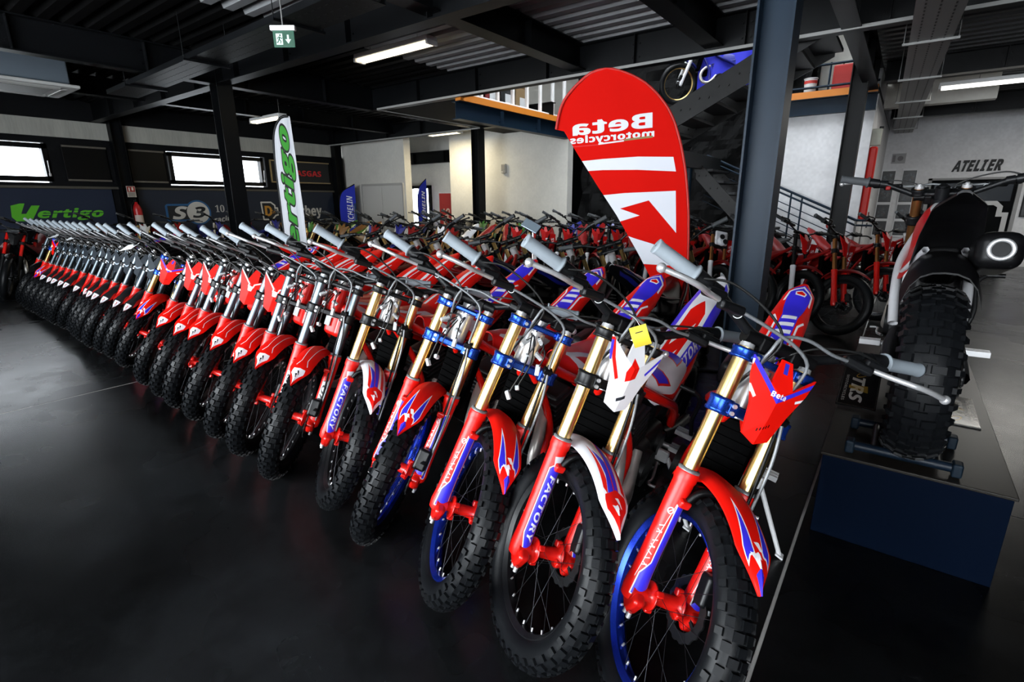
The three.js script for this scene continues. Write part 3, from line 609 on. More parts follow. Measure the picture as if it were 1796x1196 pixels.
for (const [z0, z1] of [[-3.48, -2.84], [-4.42, -3.82]]) {
  const t = thing('blind_panel', z0 > -3.6 ? 'black blanked window bay with pale sills beside the left daylight window' : 'black blanked window bay between the wall column and the right daylight window', 'panel', LW + 0.02, 1.66, (z0 + z1) / 2);
  mesh('board', [rbox(0.02, 0.6, z1 - z0, 0.004, 0, 0.31, 0)], S.frame, t);
  for (const y of [0.03, 0.6]) mesh('ledge', [box(0.04, 0.03, z1 - z0, 0.02, y, 0)], std([0.12, 0.11, 0.09], 0.6), t);
}
// sponsor boards under the windows
function board(label, z0, z1, y0, y1, tex, group) {
  const t = thing('sponsor_board', label, 'sign', LW + 0.02, y0, (z0 + z1) / 2, Math.PI / 2, group);
  const w = z1 - z0, h = y1 - y0, b = mesh('board', [rbox(w, h, 0.02, 0.004, 0, h / 2, 0)], std([0.008, 0.014, 0.026], 0.7), t);
  const g = new THREE.PlaneGeometry(w - 0.01, h - 0.01); g.translate(0, h / 2, 0.0112); mesh('print', g, new THREE.MeshStandardMaterial({ map: tex, roughness: 0.65 }), b);
  return t;
}
const NAVY = '#0d1a2c';
board('dark navy wall board with the big green slanted lettering', -3.45, -1.2, 0.55, 1.54, canvasTex(1024, 450, (g, w, h) => {
  g.fillStyle = '#0c1d36'; g.fillRect(0, 0, w, h);
  g.save(); g.transform(1, 0, -0.22, 1, 92, 0);
  const G = '#58b81f';
  poly(g, [[300, 128], [352, 112], [380, 112], [364, 190], [392, 190], [420, 128], [470, 128], [436, 228], [410, 246], [340, 246], [310, 214]], G);
  g.restore();
  text(g, 'ertigo', 712, 190, 'italic 900 112px sans-serif', G, 0, 1.35, 0.85);
  line(g, [[560, 188], [940, 188]], '#0c1d36', 5);
}));
board('dark navy wall board with white and blue round number emblem', -8.2, -3.85, 0.55, 1.54, canvasTex(2048, 466, (g, w, h) => {
  g.fillStyle = NAVY; g.fillRect(0, 0, w, h);
  const yy = 205;
  g.lineJoin = 'round'; g.strokeStyle = '#15507f'; g.lineWidth = 56; g.beginPath(); g.rect(230, yy - 52, 170, 110); g.stroke(); g.beginPath(); g.arc(490, yy + 4, 92, 0, 7); g.stroke();
  g.fillStyle = '#10161d'; g.fillRect(222, yy - 62, 180, 132);
  g.fillStyle = '#b9b8b4'; g.beginPath(); g.arc(490, yy + 4, 104, 0, 7); g.fill();
  text(g, 'S', 305, yy + 6, 'italic 900 172px sans-serif', '#b9b8b4', 0, 1.35, 0.95); text(g, '3', 486, yy + 4, 'italic 900 150px sans-serif', '#10161d', 0, 1.35, 0.95);
  text(g, '10', 700, yy - 30, 'bold 96px serif', '#a8a8a4', 0, 0.9); text(g, 'racing', 730, yy + 74, 'italic 900 72px sans-serif', '#a8a8a4', -0.08, 1);
  poly(g, [[1140, yy - 92], [1250, yy - 92], [1292, yy - 60], [1292, yy - 30], [1320, yy - 30], [1320, yy + 44], [1292, yy + 50], [1250, yy + 92], [1150, yy + 92]], '#10161d', '#c8c6bf', 16);
  text(g, 'D', 1212, yy + 2, '900 150px sans-serif', '#b4802a', 0, 0.95); text(g, 'M', 1268, yy + 10, 'bold 52px sans-serif', '#b4802a');
  text(g, 'Derbey', 1650, yy + 8, '900 150px sans-serif', '#b9b8b4', 0, 0.86);
  poly(g, [[1376, yy + 100], [1396, yy + 92], [1396, yy + 140], [1370, yy + 150]], '#b4802a');
}));
{
  const t = board('dark panel with red maker lettering in a gilt frame beside the right daylight window', -8.14, -6.6, 1.76, 2.24, canvasTex(1024, 320, (g, w, h) => { g.fillStyle = '#14181c'; g.fillRect(0, 0, w, h); text(g, 'GASGAS', 600, 175, '900 118px sans-serif', '#c01a22', 0, 1.25); }));
  for (const y of [0, 0.48]) mesh('gilt_strip', [box(1.56, 0.025, 0.04, 0, y, 0.01)], S.gilt, t);
  mesh('gilt_strip', [box(0.025, 0.48, 0.04, -0.77, 0.24, 0.01)], S.gilt, t);
}
// back walls: service room with double door, recess with open door, plain lit wall, rock face, stair wall, workshop wall
wall('wall_back_left', [[-12.4, -9.62, 0, 3.2, -8.8, -8.6]], S.plaster);
wall('wall_recess', [[-13.2, -11.62, 0, 3.2, -10.7, -10.5], [-10.68, -8.7, 0, 3.2, -10.7, -10.5], [-11.62, -10.68, 1.74, 3.2, -10.7, -10.5], [-8.8, -8.7, 0, 3.2, -10.5, -9.5], [-13.3, -13.2, 0, 3.2, -10.7, -8.6], [-13.2, -12.4, 0, 3.2, -8.8, -8.6], [-13.3, -12.3, 3.1, 3.2, -10.7, -8.6]], S.plaster);
wall('wall_back', [[-8.82, -5.58, 0, 2.9, -9.5, -9.3]], S.plaster);
wall('wall_stair', [[-1.72, -0.55, 0, 2.46, -9.2, -9.0], [-0.75, -0.55, 0, 3.05, -14.2, -9.2]], S.plasterWhite);
wall('wall_workshop', [[-0.75, 0.27, 0, 2.76, -14.2, -14], [1.7, 4.4, 0, 2.76, -14.2, -14], [0.27, 1.7, 1.7, 2.76, -14.2, -14], [-0.75, 4.4, 2.76, 3.3, -14.2, -14]], S.plasterWhite);
wall('wall_rear', [[-9, -0.85, 0, 5.6, -11.1, -10.9]], S.darkWall);
wall('wall_right', [[4.2, 4.4, 0, 3.3, -14.2, 4.4]], S.darkWall);
wall('wall_front', [[-12.4, -6.2, 0, 3.3, 3.2, 3.4], [-1.0, 0.2, 0, 3.3, 3.2, 3.4], [3.0, 4.4, 0, 3.3, 3.2, 3.4], [-6.2, -1.0, 0, 0.55, 3.2, 3.4], [0.2, 3.0, 0, 0.55, 3.2, 3.4], [-6.2, -1.0, 2.55, 3.3, 3.2, 3.4], [0.2, 3.0, 2.55, 3.3, 3.2, 3.4]], S.darkWall);
{
  const w1 = struct('window_3', [span(-6.2, -1.0, 0.55, 0.62, 3.24, 3.34), span(-6.2, -1.0, 2.48, 2.55, 3.24, 3.34), span(-3.65, -3.58, 0.6, 2.5, 3.24, 3.34)], S.frame); struct('pane', [span(-6.2, -1.0, 0.6, 2.5, 3.28, 3.286)], S.glass, w1);
  const w2 = struct('window_4', [span(0.2, 3.0, 0.55, 0.62, 3.24, 3.34), span(0.2, 3.0, 2.48, 2.55, 3.24, 3.34)], S.frame); struct('pane', [span(0.2, 3.0, 0.6, 2.5, 3.28, 3.286)], S.glass, w2);
}
// double service door and the open lit doorway
{
  const d = struct('door_1', [box(1.56, 0.05, 0.04, -10.47, 1.71, -8.585), box(0.04, 1.7, 0.04, -11.24, 0.85, -8.585), box(0.04, 1.7, 0.04, -9.7, 0.85, -8.585)], std([0.42, 0.41, 0.39], 0.8));
  for (const x of [-10.86, -10.09]) { const l = struct('door_leaf', [rbox(0.75, 1.68, 0.03, 0.004, x, 0.84, -8.59)], std([0.58, 0.57, 0.54], 0.8), d); }
  struct('door_handle', [rbox(0.02, 0.12, 0.03, 0.006, -10.5, 0.95, -8.565), cyl(V(-10.5, 0.97, -8.56), V(-10.6, 0.97, -8.54), 0.009, 0.009, 8)], M.darkMetal, d);
  const e = struct('door_2', [box(0.08, 1.74, 0.1, -11.58, 0.87, -10.48), box(0.08, 1.74, 0.1, -10.72, 0.87, -10.48), box(0.94, 0.08, 0.1, -11.15, 1.7, -10.48)], S.frame);
  struct('pane', [box(0.6, 1.6, 0.008, -11.2, 0.84, -10.55)], S.glass, e);
}
// rock face behind the stairs
{
  const g = new THREE.PlaneGeometry(4.2, 5.6, 60, 70), p = g.attributes.position; let s = 3; const rn = () => { s = (s * 1664525 + 1013904223) >>> 0; return s / 4294967296; };
  const n1 = Array.from({ length: 14 }, () => Array.from({ length: 12 }, rn)), n2 = Array.from({ length: 40 }, () => Array.from({ length: 32 }, rn));
  const samp = (n, u, v) => { const a = u * (n.length - 1.01), b = v * (n[0].length - 1.01), i = Math.floor(a), j = Math.floor(b), x = a - i, y = b - j; return (n[i][j] * (1 - x) + n[i + 1][j] * x) * (1 - y) + (n[i][j + 1] * (1 - x) + n[i + 1][j + 1] * x) * y; };
  for (let i = 0; i < p.count; i++) { const u = p.getY(i) / 5.6 + 0.5, v = p.getX(i) / 4.2 + 0.5; p.setZ(i, samp(n1, u, v) * 0.5 + samp(n2, u, v) * 0.22); }
  g.computeVertexNormals(); g.translate(-3.6, 2.8, -10.3);
  struct('wall_rock', [toCreasedNormals(g, 0.3), span(-5.8, -1.5, 0, 5.6, -10.6, -10.3)], S.rock);
}
// steel frame
const hSection = (x, z, y0, y1, turn = 0) => {
  const a = [box(0.012, y1 - y0, 0.19, -0.09, (y0 + y1) / 2, 0), box(0.012, y1 - y0, 0.19, 0.09, (y0 + y1) / 2, 0), box(0.17, y1 - y0, 0.01, 0, (y0 + y1) / 2, 0), rbox(0.3, 0.02, 0.3, 0.003, 0, y0 + 0.01, 0)];
  for (const [i, j] of [[-1, -1], [1, -1], [1, 1], [-1, 1]]) a.push(cyl(V(i * 0.12, y0 + 0.02, j * 0.12), V(i * 0.12, y0 + 0.05, j * 0.12), 0.012, 0.012, 6));
  return a.map(g => { g.rotateY(turn); g.translate(x, 0, z); return g; });
};
for (const [x, z, mat, turn] of [[-0.72, -3.4, S.steelBlue, 0], [-7.1, -3.4, S.steel, 0], [-7.08, -8.3, S.steel, 0], [-0.72, -8.3, S.steel, 0], [-11.9, -3.66, S.steel, Math.PI / 2], [-11.9, -8.35, S.steel, Math.PI / 2]])
  struct('column', hSection(x, z, 0, 3.03, turn), mat);
function iBeam(ax, a0, a1, c, yb, d, mat, w = 0.15) {          // along 'x' or 'z'
  const L = a1 - a0, m = (a0 + a1) / 2, a = [box(L, 0.012, w, 0, yb + 0.006, 0), box(L, 0.012, w, 0, yb + d - 0.006, 0), box(L, d - 0.02, 0.01, 0, yb + d / 2, 0)];
  const n = Math.round(L / 1.1); for (let k = 1; k < n; k++) { a.push(box(0.01, d - 0.03, w * 0.9, -L / 2 + k * L / n, yb + d / 2, 0)); for (const q of [-1, 1]) for (const y of [0.3, 0.7]) a.push(cyl(V(-L / 2 + k * L / n + 0.04 * q, yb + d * y, 0.005), V(-L / 2 + k * L / n + 0.04 * q, yb + d * y, 0.018), 0.01, 0.01, 6)); }
  const bolts = [];
  return a.map(g => { if (ax === 'z') g.rotateY(Math.PI / 2); g.translate(ax === 'x' ? m : c, 0, ax === 'x' ? c : m); return g; });
}
const beam = (...a) => struct('beam', iBeam(...a), a[6]);
beam('x', -12, 4.2, -3.4, 2.7, 0.33, S.steel); beam('x', -7.2, 4.2, -5.8, 2.7, 0.33, S.steel); beam('x', -12, -5.3, -8.3, 2.68, 0.3, S.steel);
for (const x of [-3.35, -1.8]) beam('z', -5.8, 4.2, x, 2.76, 0.27, S.steel, 0.18);
beam('z', -14, 4.2, -0.62, 2.7, 0.33, S.steel); beam('z', -8.3, 4.2, -7.15, 2.7, 0.33, S.steel); beam('z', -8.9, -5.8, -5.35, 2.42, 0.24, S.steelBlue); beam('x', -1.75, -0.55, -8.98, 2.46, 0.22, S.steelBlue);
beam('x', -12.3, -8.8, -10.35, 2.3, 0.3, S.steel); beam('x', -12, -7, 0.3, 2.7, 0.33, S.steel); beam('z', -8.3, 4, -9.6, 2.78, 0.25, S.steel);
beam('x', -0.5, 4.2, -8.9, 2.78, 0.25, S.steel); beam('x', -0.5, 4.2, -12.4, 2.72, 0.3, S.steel);
for (const [z0, z1, x, ax] of [[-8.9, -5.8, -5.3, 'z'], [-1.75, -0.55, -8.95, 'x']]) struct('trim', ax === 'z' ? [span(x - 0.05, x + 0.05, 2.66, 2.75, z0, z1)] : [span(z0, z1, 2.68, 2.77, x - 0.05, x + 0.05)], S.orange).name = ax === 'z' ? 'trim_3' : 'trim_4';
for (const [b, n] of [[[-6.95, 4.2, 2.688, 2.716, -5.72, -5.705], 5], [[-6.96, -6.945, 2.688, 2.716, -8.2, -5.72], 6], [[-12, -6.95, 2.668, 2.696, -8.22, -8.205], 7]]) struct('trim', [span(...b)], std([0.3, 0.3, 0.29], 0.6)).name = 'trim_' + n;  // pale strips added to imitate light caught along the lower flange edges
// profiled steel ceiling with ribs along x
function deck(x0, x1, z0, z1, y, pitch = 0.2, dep = 0.055) {
  const n = Math.round((z1 - z0) / pitch), p = (z1 - z0) / n, pts = [];
  for (let k = 0; k < n; k++) { const z = z0 + k * p; pts.push([z, y], [z + p * 0.44, y], [z + p * 0.56, y + dep], [z + p * 0.88, y + dep]); }
  pts.push([z1, y]);
  const top = [[z1, y + dep + 0.06], [z0, y + dep + 0.06]];
  const g = extrude([...pts, ...top], x1 - x0); g.rotateY(-Math.PI / 2); g.scale(-1, 1, 1);      // (z, y) profile swept along x
  const q = g.attributes.position; for (let i = 0; i < q.count; i++) { const a = q.getX(i), b = q.getY(i), c = q.getZ(i); q.setXYZ(i, x0 + Math.abs(a), b, c); }
  g.computeVertexNormals(); return g;
}
{
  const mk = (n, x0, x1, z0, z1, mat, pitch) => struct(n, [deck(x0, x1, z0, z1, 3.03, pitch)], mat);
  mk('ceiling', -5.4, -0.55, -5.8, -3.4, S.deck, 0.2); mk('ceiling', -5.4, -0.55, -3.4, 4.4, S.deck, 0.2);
  mk('ceiling', -12.4, -7.2, -10.7, 4.4, S.deckLeftShaded, 0.2); mk('ceiling', -7.2, -5.4, -5.8, 4.4, S.deckLeftShaded, 0.2); mk('ceiling', -0.55, 4.4, -14.2, 4.4, S.deckRightShaded, 0.2);
}
// upper storey shell: slab strips, far walls, roof over the stair well
wall('floor_upper', [[-12.4, -7.2, 3.15, 3.2, -10.7, 4.4], [-7.2, -5.4, 3.15, 3.2, -5.6, 4.4], [-5.4, -0.55, 3.15, 3.2, -5.8, 4.4], [-0.55, 4.4, 3.15, 3.2, -14.2, 4.4], [-7.2, -5.4, 2.7, 2.76, -10.6, -5.9], [-1.75, -0.55, 2.7, 2.77, -10.6, -8.95]], S.darkWall);
wall('wall_upper', [[-7.4, -7.2, 3.2, 5.6, -10.7, -5.6], [-7.4, -5.4, 2.9, 5.6, -10.9, -10.7], [0.6, 0.8, 3.2, 5.6, -10.7, -5.6], [-1.75, 0.8, 2.7, 5.6, -10.9, -10.7], [-7.4, 0.8, 3.2, 5.6, -5.6, -5.4]], S.plaster);
wall('roof', [[-9.2, -5.2, 5.6, 5.75, -10.9, -5.4], [-1.2, 0.8, 5.6, 5.75, -10.9, -5.4], [-5.2, -1.2, 5.6, 5.75, -10.9, -8.8], [-5.2, -1.2, 5.6, 5.75, -6.0, -5.4]], S.darkWall);
{ const w = struct('window_5', [span(-5.2, -1.2, 5.6, 5.66, -8.8, -8.72), span(-5.2, -1.2, 5.6, 5.66, -6.08, -6.0), span(-3.23, -3.17, 5.6, 5.66, -8.8, -6.0)], S.frame); struct('pane', [span(-5.2, -1.2, 5.68, 5.686, -8.8, -6.0)], S.glass, w); }
const BETA_OUTLINE = { pts: [[0.232,0.035],[0.217,0.399],[0.191,0.721],[0.178,0.956],[0.160,1.188],[0.140,1.339],[0.115,1.484],[0.073,1.649],[0.019,1.801],[-0.038,1.903],[-0.109,1.988],[-0.191,2.062],[-0.280,2.115],[-0.372,2.153],[-0.460,2.174],[-0.568,2.159],[-0.657,2.102],[-0.726,2.038],[-0.779,1.968],[-0.807,1.884],[-0.823,1.791],[-0.758,1.776],[-0.657,1.621],[-0.489,1.375],[-0.344,1.172],[-0.161,0.878],[0.015,0.566],[0.201,0.218]],
  edge: [[0.232,0.050],[0.232,0.035],[0.217,0.399],[0.191,0.721],[0.178,0.956],[0.160,1.188],[0.140,1.339],[0.115,1.484],[0.073,1.649],[0.019,1.801],[-0.038,1.903],[-0.109,1.988],[-0.191,2.062],[-0.280,2.115],[-0.372,2.153],[-0.460,2.174],[-0.568,2.159],[-0.657,2.102],[-0.726,2.038],[-0.779,1.968],[-0.807,1.884],[-0.823,1.791]],
  u0: -0.854, u1: 0.191, v0: 0.185, v1: 2.189, px0: 965, px1: 1215, py0: 115, py1: 600 };
// ---------------------------------------------------------------- ceiling fittings
function tubeLight(label, x, y, z, len, warm, power, turn = 0) {
  const t = thing('ceiling_lamp', label, 'lamp', x, y, z, turn, 'fluorescent ceiling lamps');
  mesh('housing', [rbox(len + 0.06, 0.05, 0.16, 0.01, 0, 0.05, 0), rbox(0.03, 0.05, 0.16, 0.006, -len / 2 - 0.02, 0.012, 0), rbox(0.03, 0.05, 0.16, 0.006, len / 2 + 0.02, 0.012, 0)], S.white, t);
  const col = warm ? new THREE.Color(1, 0.86, 0.58) : new THREE.Color(1, 0.97, 0.9);
  const em = new THREE.MeshStandardMaterial({ color: 0xffffff, emissive: col, emissiveIntensity: warm ? 2.6 : 4, roughness: 0.5 });
  for (const z2 of [-0.04, 0.04]) mesh('tube', [cyl(V(-len / 2, 0.005, z2), V(len / 2, 0.005, z2), 0.016, 0.016, 10)], em, t);
  for (const x2 of [-0.4, 0.4]) mesh('hanger', [cyl(V(x2, 0.075, 0), V(x2, 3.03 - y, 0), 0.004, 0.004, 6)], S.galv, t);
  const l = new THREE.RectAreaLight(col, power, len, 0.13); l.position.set(x, y - 0.02, z); l.rotation.set(-Math.PI / 2, 0, turn); l.castShadow = true; scene.add(l);
}
tubeLight('lit fluorescent lamp hanging over the middle of the front bike row', -4.92, 2.9, -4.33, 1.18, true, 16);
tubeLight('small lit fluorescent lamp in front of the plain back wall', -8.25, 2.7, -8.58, 0.85, true, 110);
tubeLight('lit fluorescent lamp in the workshop ceiling at the right edge', 0.9, 2.72, -9.55, 1.55, false, 26);
tubeLight('lit fluorescent lamp behind the white and green feather flag', -9.5, 2.72, -5.3, 0.95, true, 30);
tubeLight('unseen ceiling lamp added beyond the right edge to brighten the workshop wall', 2.2, 2.66, -11.6, 1.5, false, 60);  // unseen fitting, added for more light on the workshop wall
// cable trays
function tray(label, p0, p1, w, mat = S.galv) {
  const d = p1.clone().sub(p0), L = d.length(), t = thing('cable_tray', label, 'cable tray', p0.x, p0.y, p0.z, Math.atan2(-d.z, d.x));
  mesh('channel', [box(L, 0.003, w, L / 2, 0, 0), box(L, 0.05, 0.003, L / 2, 0.025, w / 2), box(L, 0.05, 0.003, L / 2, 0.025, -w / 2)], mat, t);
  const perf = []; const n = Math.floor(L / 0.09); for (let k = 0; k < n; k++) for (const z of [-0.3, 0, 0.3]) perf.push(box(0.045, 0.002, 0.012, (k + 0.5) * 0.09, -0.0022, z * w)); mesh('slots', perf, S.frame, t);
  for (let k = 0; k < 5; k++) mesh('cable', [cyl(V(0, 0.02, (k - 2) * w * 0.17), V(L, 0.02, (k - 2) * w * 0.17), 0.012, 0.012, 6)], M.cable, t);
  const m = Math.max(2, Math.round(L / 1.7)); for (let k = 0; k < m; k++) { const x = (k + 0.5) * L / m; mesh('bracket', [box(0.03, 0.02, w + 0.1, x, -0.012, 0), cyl(V(x, -0.01, w / 2 + 0.04), V(x, 3.02 - p0.y, w / 2 + 0.04), 0.004, 0.004, 6), cyl(V(x, -0.01, -w / 2 - 0.04), V(x, 3.02 - p0.y, -w / 2 - 0.04), 0.004, 0.004, 6)], mat, t); }
}
tray('galvanised cable tray running to the workshop wall above the lettering', V(0.02, 2.62, -3.6), V(-0.3, 2.62, -13.95), 0.3);
tray('dark cable tray hanging under the ceiling on the left', V(-3.2, 2.63, -2.6), V(-8.4, 2.63, -2.75), 0.34, S.steel);
{
  const t = thing('exit_sign', 'green emergency exit sign with white runner and down arrow', 'exit sign', -3.77, 2.36, -2.3, YAW);
  t.scale.setScalar(0.56);
  mesh('housing', [rbox(0.32, 0.06, 0.06, 0.01, 0, 0.21, 0)], S.white, t);
  mesh('plate', [rbox(0.27, 0.19, 0.012, 0.003, 0, 0.085, 0)], std([0.01, 0.12, 0.07], 0.4), t);
  const g = new THREE.PlaneGeometry(0.26, 0.18); g.translate(0, 0.085, 0.0068);
  mesh('pictogram', g, std('#ffffff', 0.5, 0, { map: canvasTex(260, 180, (c) => {
    c.fillStyle = '#0b4a34'; c.fillRect(0, 0, 260, 180); c.fillStyle = '#cfe6dc'; c.fillRect(30, 26, 84, 130);
    const K = '#0b4a34'; c.fillStyle = K; c.beginPath(); c.arc(84, 46, 11, 0, 7); c.fill();
    line(c, [[78, 62], [68, 98]], K, 18); line(c, [[70, 96], [90, 114], [84, 142]], K, 11); line(c, [[66, 96], [54, 124], [34, 128]], K, 11); line(c, [[78, 66], [100, 84], [112, 76]], K, 9); line(c, [[74, 64], [52, 74], [46, 92]], K, 9);
    poly(c, [[172, 40], [196, 40], [196, 92], [222, 92], [184, 144], [146, 92], [172, 92]], '#cfe6dc');
  }) }), t);
  mesh('hanger', [cyl(V(0, 0.23, 0), V(0, 1.0, 0), 0.01, 0.01, 8)], S.galv, t);
}
{
  const t = thing('air_conditioner', 'ceiling cassette air conditioner with pale louvred face at the left edge', 'air conditioner', -8.9, 2.62, -1.85);
  mesh('casing', [rbox(0.8, 0.28, 0.8, 0.02, 0, 0.22, 0)], std([0.12, 0.15, 0.18], 0.5, 0.3), t);
  mesh('face', [rbox(0.95, 0.04, 0.95, 0.015, 0, 0.05, 0)], std([0.42, 0.42, 0.41], 0.6), t);
  mesh('grille', [rbox(0.5, 0.02, 0.5, 0.006, 0, 0.026, 0)], std([0.2, 0.2, 0.19], 0.6), t);
  for (const [x, z, w, d] of [[0, 0.35, 0.6, 0.07], [0, -0.35, 0.6, 0.07], [0.35, 0, 0.07, 0.6], [-0.35, 0, 0.07, 0.6]]) mesh('louvre', [rbox(w, 0.012, d, 0.004, x, 0.026, z, x ? 0 : 0.2, 0, z ? 0 : 0.2)], std([0.5, 0.5, 0.48], 0.5), t);
}
// ---------------------------------------------------------------- flags
function flagMesh(outline, tex, cloth, thick = 0.006, wave = 0.03, u0, v0, u1, v1) {       // outline in metres (x right, y up) seen from the front
  const s = new THREE.Shape(outline.map(p => new THREE.Vector2(p[0], p[1])));
  const g = new THREE.ExtrudeGeometry(s, { depth: thick, bevelEnabled: false, steps: 1 });
  const p = g.attributes.position, u = g.attributes.uv;
  for (let i = 0; i < p.count; i++) { const x = p.getX(i), y = p.getY(i); u.setXY(i, (x - u0) / (u1 - u0), (y - v0) / (v1 - v0)); p.setZ(i, p.getZ(i) + wave * Math.sin(x * 5 + y * 1.3)); }
  g.computeVertexNormals(); return g;
}
const curve = (pts, n, closed = true) => new THREE.CatmullRomCurve3(pts.map(p => V(p[0], p[1], 0)), closed, 'centripetal').getPoints(n).map(p => [p.x, p.y]);
{
  // teardrop banner seen from its back, so that its print reads mirrored
  const t = thing('teardrop_flag', 'tall red teardrop flag with mirrored white lettering and white stripes', 'flag', -1.42, 0, -3.75, R(20.7));
  const FL = BETA_OUTLINE;
  const rightEdge = FL.edge;
  const W0 = FL.u0, W1 = FL.u1, H0 = FL.v0, H1 = FL.v1;
  const tex = canvasTex(1024, 2048, (g, w, h) => {
    g.fillStyle = '#c50d05'; g.fillRect(0, 0, w, h);
    const X = x => (x - FL.px0) / (FL.px1 - FL.px0) * w, Y = y => (y - FL.py0) / (FL.py1 - FL.py0) * h, Q = a => a.map(p => [X(p[0]), Y(p[1])]);
    const Wt = '#d4d6de';
    poly(g, Q([[1005, 268], [1060, 264], [1120, 262], [1178, 264], [1184, 288], [1120, 284], [1060, 283], [1010, 285]]), Wt);
    poly(g, Q([[1042, 328], [1100, 323], [1186, 320], [1192, 392], [1142, 336], [1093, 350], [1128, 362], [1078, 378]]), Wt);
    poly(g, Q([[1085, 390], [1120, 402], [1192, 423], [1191, 450], [1124, 448]]), Wt);
    poly(g, Q([[1147, 487], [1186, 490], [1186, 494], [1147, 494]]), Wt);
    g.save(); g.translate(X(1072), Y(208)); g.scale(-1, 1); g.rotate(0.06); g.font = '900 190px sans-serif'; g.fillStyle = Wt; g.textAlign = 'center'; g.textBaseline = 'middle'; g.transform(1.42, 0, 0, 0.72, 0, 0); g.fillText('Beta', 0, 0); g.restore();
    g.save(); g.translate(X(1072), Y(228)); g.scale(-1, 1); g.rotate(0.05); g.font = '900 84px sans-serif'; g.fillStyle = Wt; g.textAlign = 'center'; g.textBaseline = 'middle'; g.transform(1.22, 0, 0, 0.8, 0, 0); g.fillText('motorcycles', 0, 0); g.restore();
    line(g, Q([[1002, 242], [1050, 240]]), '#c33', 8); line(g, Q([[1050, 239], [1094, 235]]), Wt, 11); line(g, Q([[1094, 234], [1142, 230]]), '#8a7a52', 14);
  });
  mesh('cloth', flagMesh(FL.pts, tex, null, 0.005, 0.012, W0, H0, W1, H1), new THREE.MeshPhysicalMaterial({ map: tex, roughness: 0.85, specularIntensity: 0.2 }), t);
  mesh('pole', pipe(rightEdge.map(p => V(p[0] + 0.008, p[1], 0)), 0.011, 60, 8), std([0.5, 0.02, 0.015], 0.6), t);
  mesh('base', [rbox(0.7, 0.02, 0.05, 0.008, rightEdge[0][0], 0.012, 0), rbox(0.05, 0.02, 0.7, 0.008, rightEdge[0][0], 0.014, 0), cyl(V(rightEdge[0][0], 0.02, 0), V(rightEdge[0][0], 0.12, 0), 0.018, 0.016, 10)], M.blackMetal, t);
}
function featherFlag(name, label, x, z, turn, w, h, y0, tex, clothMat) {
  const t = thing(name, label, 'flag', x, 0, z, turn);
  const L = [[0, y0], [0, y0 + (h - y0) * 0.5], [0.0, y0 + (h - y0) * 0.8], [w * 0.12, y0 + (h - y0) * 0.92], [w * 0.45, h - 0.02], [w * 0.8, h]];
  const out = [...curve(L, 40, false), [w * 0.82, h - 0.02], [w, h * 0.55], [w * 1.02, y0 + 0.1], [w * 0.9, y0]];
  mesh('cloth', flagMesh(out, tex, null, 0.005, 0.015, 0, y0, w * 1.02, h), clothMat || new THREE.MeshPhysicalMaterial({ map: tex, roughness: 0.75 }), t);
  mesh('pole', pipe([V(-0.01, 0.05, 0), ...L.map(p => V(p[0] - 0.014, p[1], 0))], 0.016, 50, 8), M.blackPlastic, t);
  mesh('base', [rbox(0.6, 0.02, 0.05, 0.008, 0, 0.012, 0), rbox(0.05, 0.02, 0.6, 0.008, 0, 0.014, 0)], M.blackMetal, t);
}
{
  const tex = canvasTex(384, 2048, (g, w, h) => {
    const gr = '#c2c4ca'; g.fillStyle = gr; g.fillRect(0, 0, w, h);
    for (let k = 0; k < 5; k++) { g.fillStyle = k % 2 ? '#b6b8c0' : '#c8c9cf'; g.fillRect(40 + k * 70, 0, 30, h); }
    g.save(); g.translate(w * 0.42, h * 0.5); g.rotate(-Math.PI / 2); g.transform(1.55, 0, 0.0, 0.72, 0, 0); g.font = 'italic 900 330px sans-serif'; g.textAlign = 'center'; g.textBaseline = 'middle'; g.lineJoin = 'round'; g.strokeStyle = '#101510'; g.lineWidth = 34; g.strokeText('Vertigo', 0, 0); g.fillStyle = '#2f8a22'; g.fillText('Vertigo', 0, 0); g.restore();
  });
  featherFlag('feather_flag', 'white feather flag with green vertical lettering behind the front bike row', -5.83, -3.3, R(38), 0.245, 2.21, 0.3, tex, new THREE.MeshPhysicalMaterial({ map: tex, roughness: 0.8 }));
}
const michelin = canvasTex(256, 1024, (g, w, h) => { g.fillStyle = '#1a2bb4'; g.fillRect(0, 0, w, h); poly(g, [[w * 0.88, 380], [w, 380], [w, h], [w * 0.88, h]], '#173a6e'); line(g, [[w * 0.86, 430], [w * 0.86, 960]], '#b8b7a0', 6); text(g, 'MICHELIN', w * 0.62, 570, 'italic bold 128px sans-serif', '#e6e9f2', -Math.PI / 2, 1.05); });
function blueFlag(label, x, z, turn, w, h, y0) {
  const t = thing('sail_flag', label, 'flag', x, 0, z, turn);
  const out = [...curve([[0, y0], [0, y0 + (h - y0) * 0.62], [w * 0.2, y0 + (h - y0) * 0.84], [w, h]], 30, false), [w, y0]];
  mesh('cloth', flagMesh(out, michelin, null, 0.005, 0.01, 0, y0, w, h), new THREE.MeshStandardMaterial({ map: michelin, roughness: 0.8 }), t);
  mesh('pole', pipe([V(-0.012, 0.04, 0), V(-0.012, y0 + (h - y0) * 0.62, 0), V(w * 0.2 - 0.012, y0 + (h - y0) * 0.84 + 0.01, 0), V(w, h + 0.01, 0)], 0.012, 40, 8), M.blackPlastic, t);
  mesh('base', [cyl(V(0, 0, 0), V(0, 0.05, 0), 0.2, 0.18, 20)], M.blackMetal, t);
}
blueFlag('wide dark blue sail flag with white vertical lettering by the double door', -11.55, -8.1, R(30), 0.42, 1.72, 0.5);
blueFlag('narrow dark blue sail flag in front of the open doorway', -10.6, -9.9, R(30), 0.24, 1.88, 0.5);
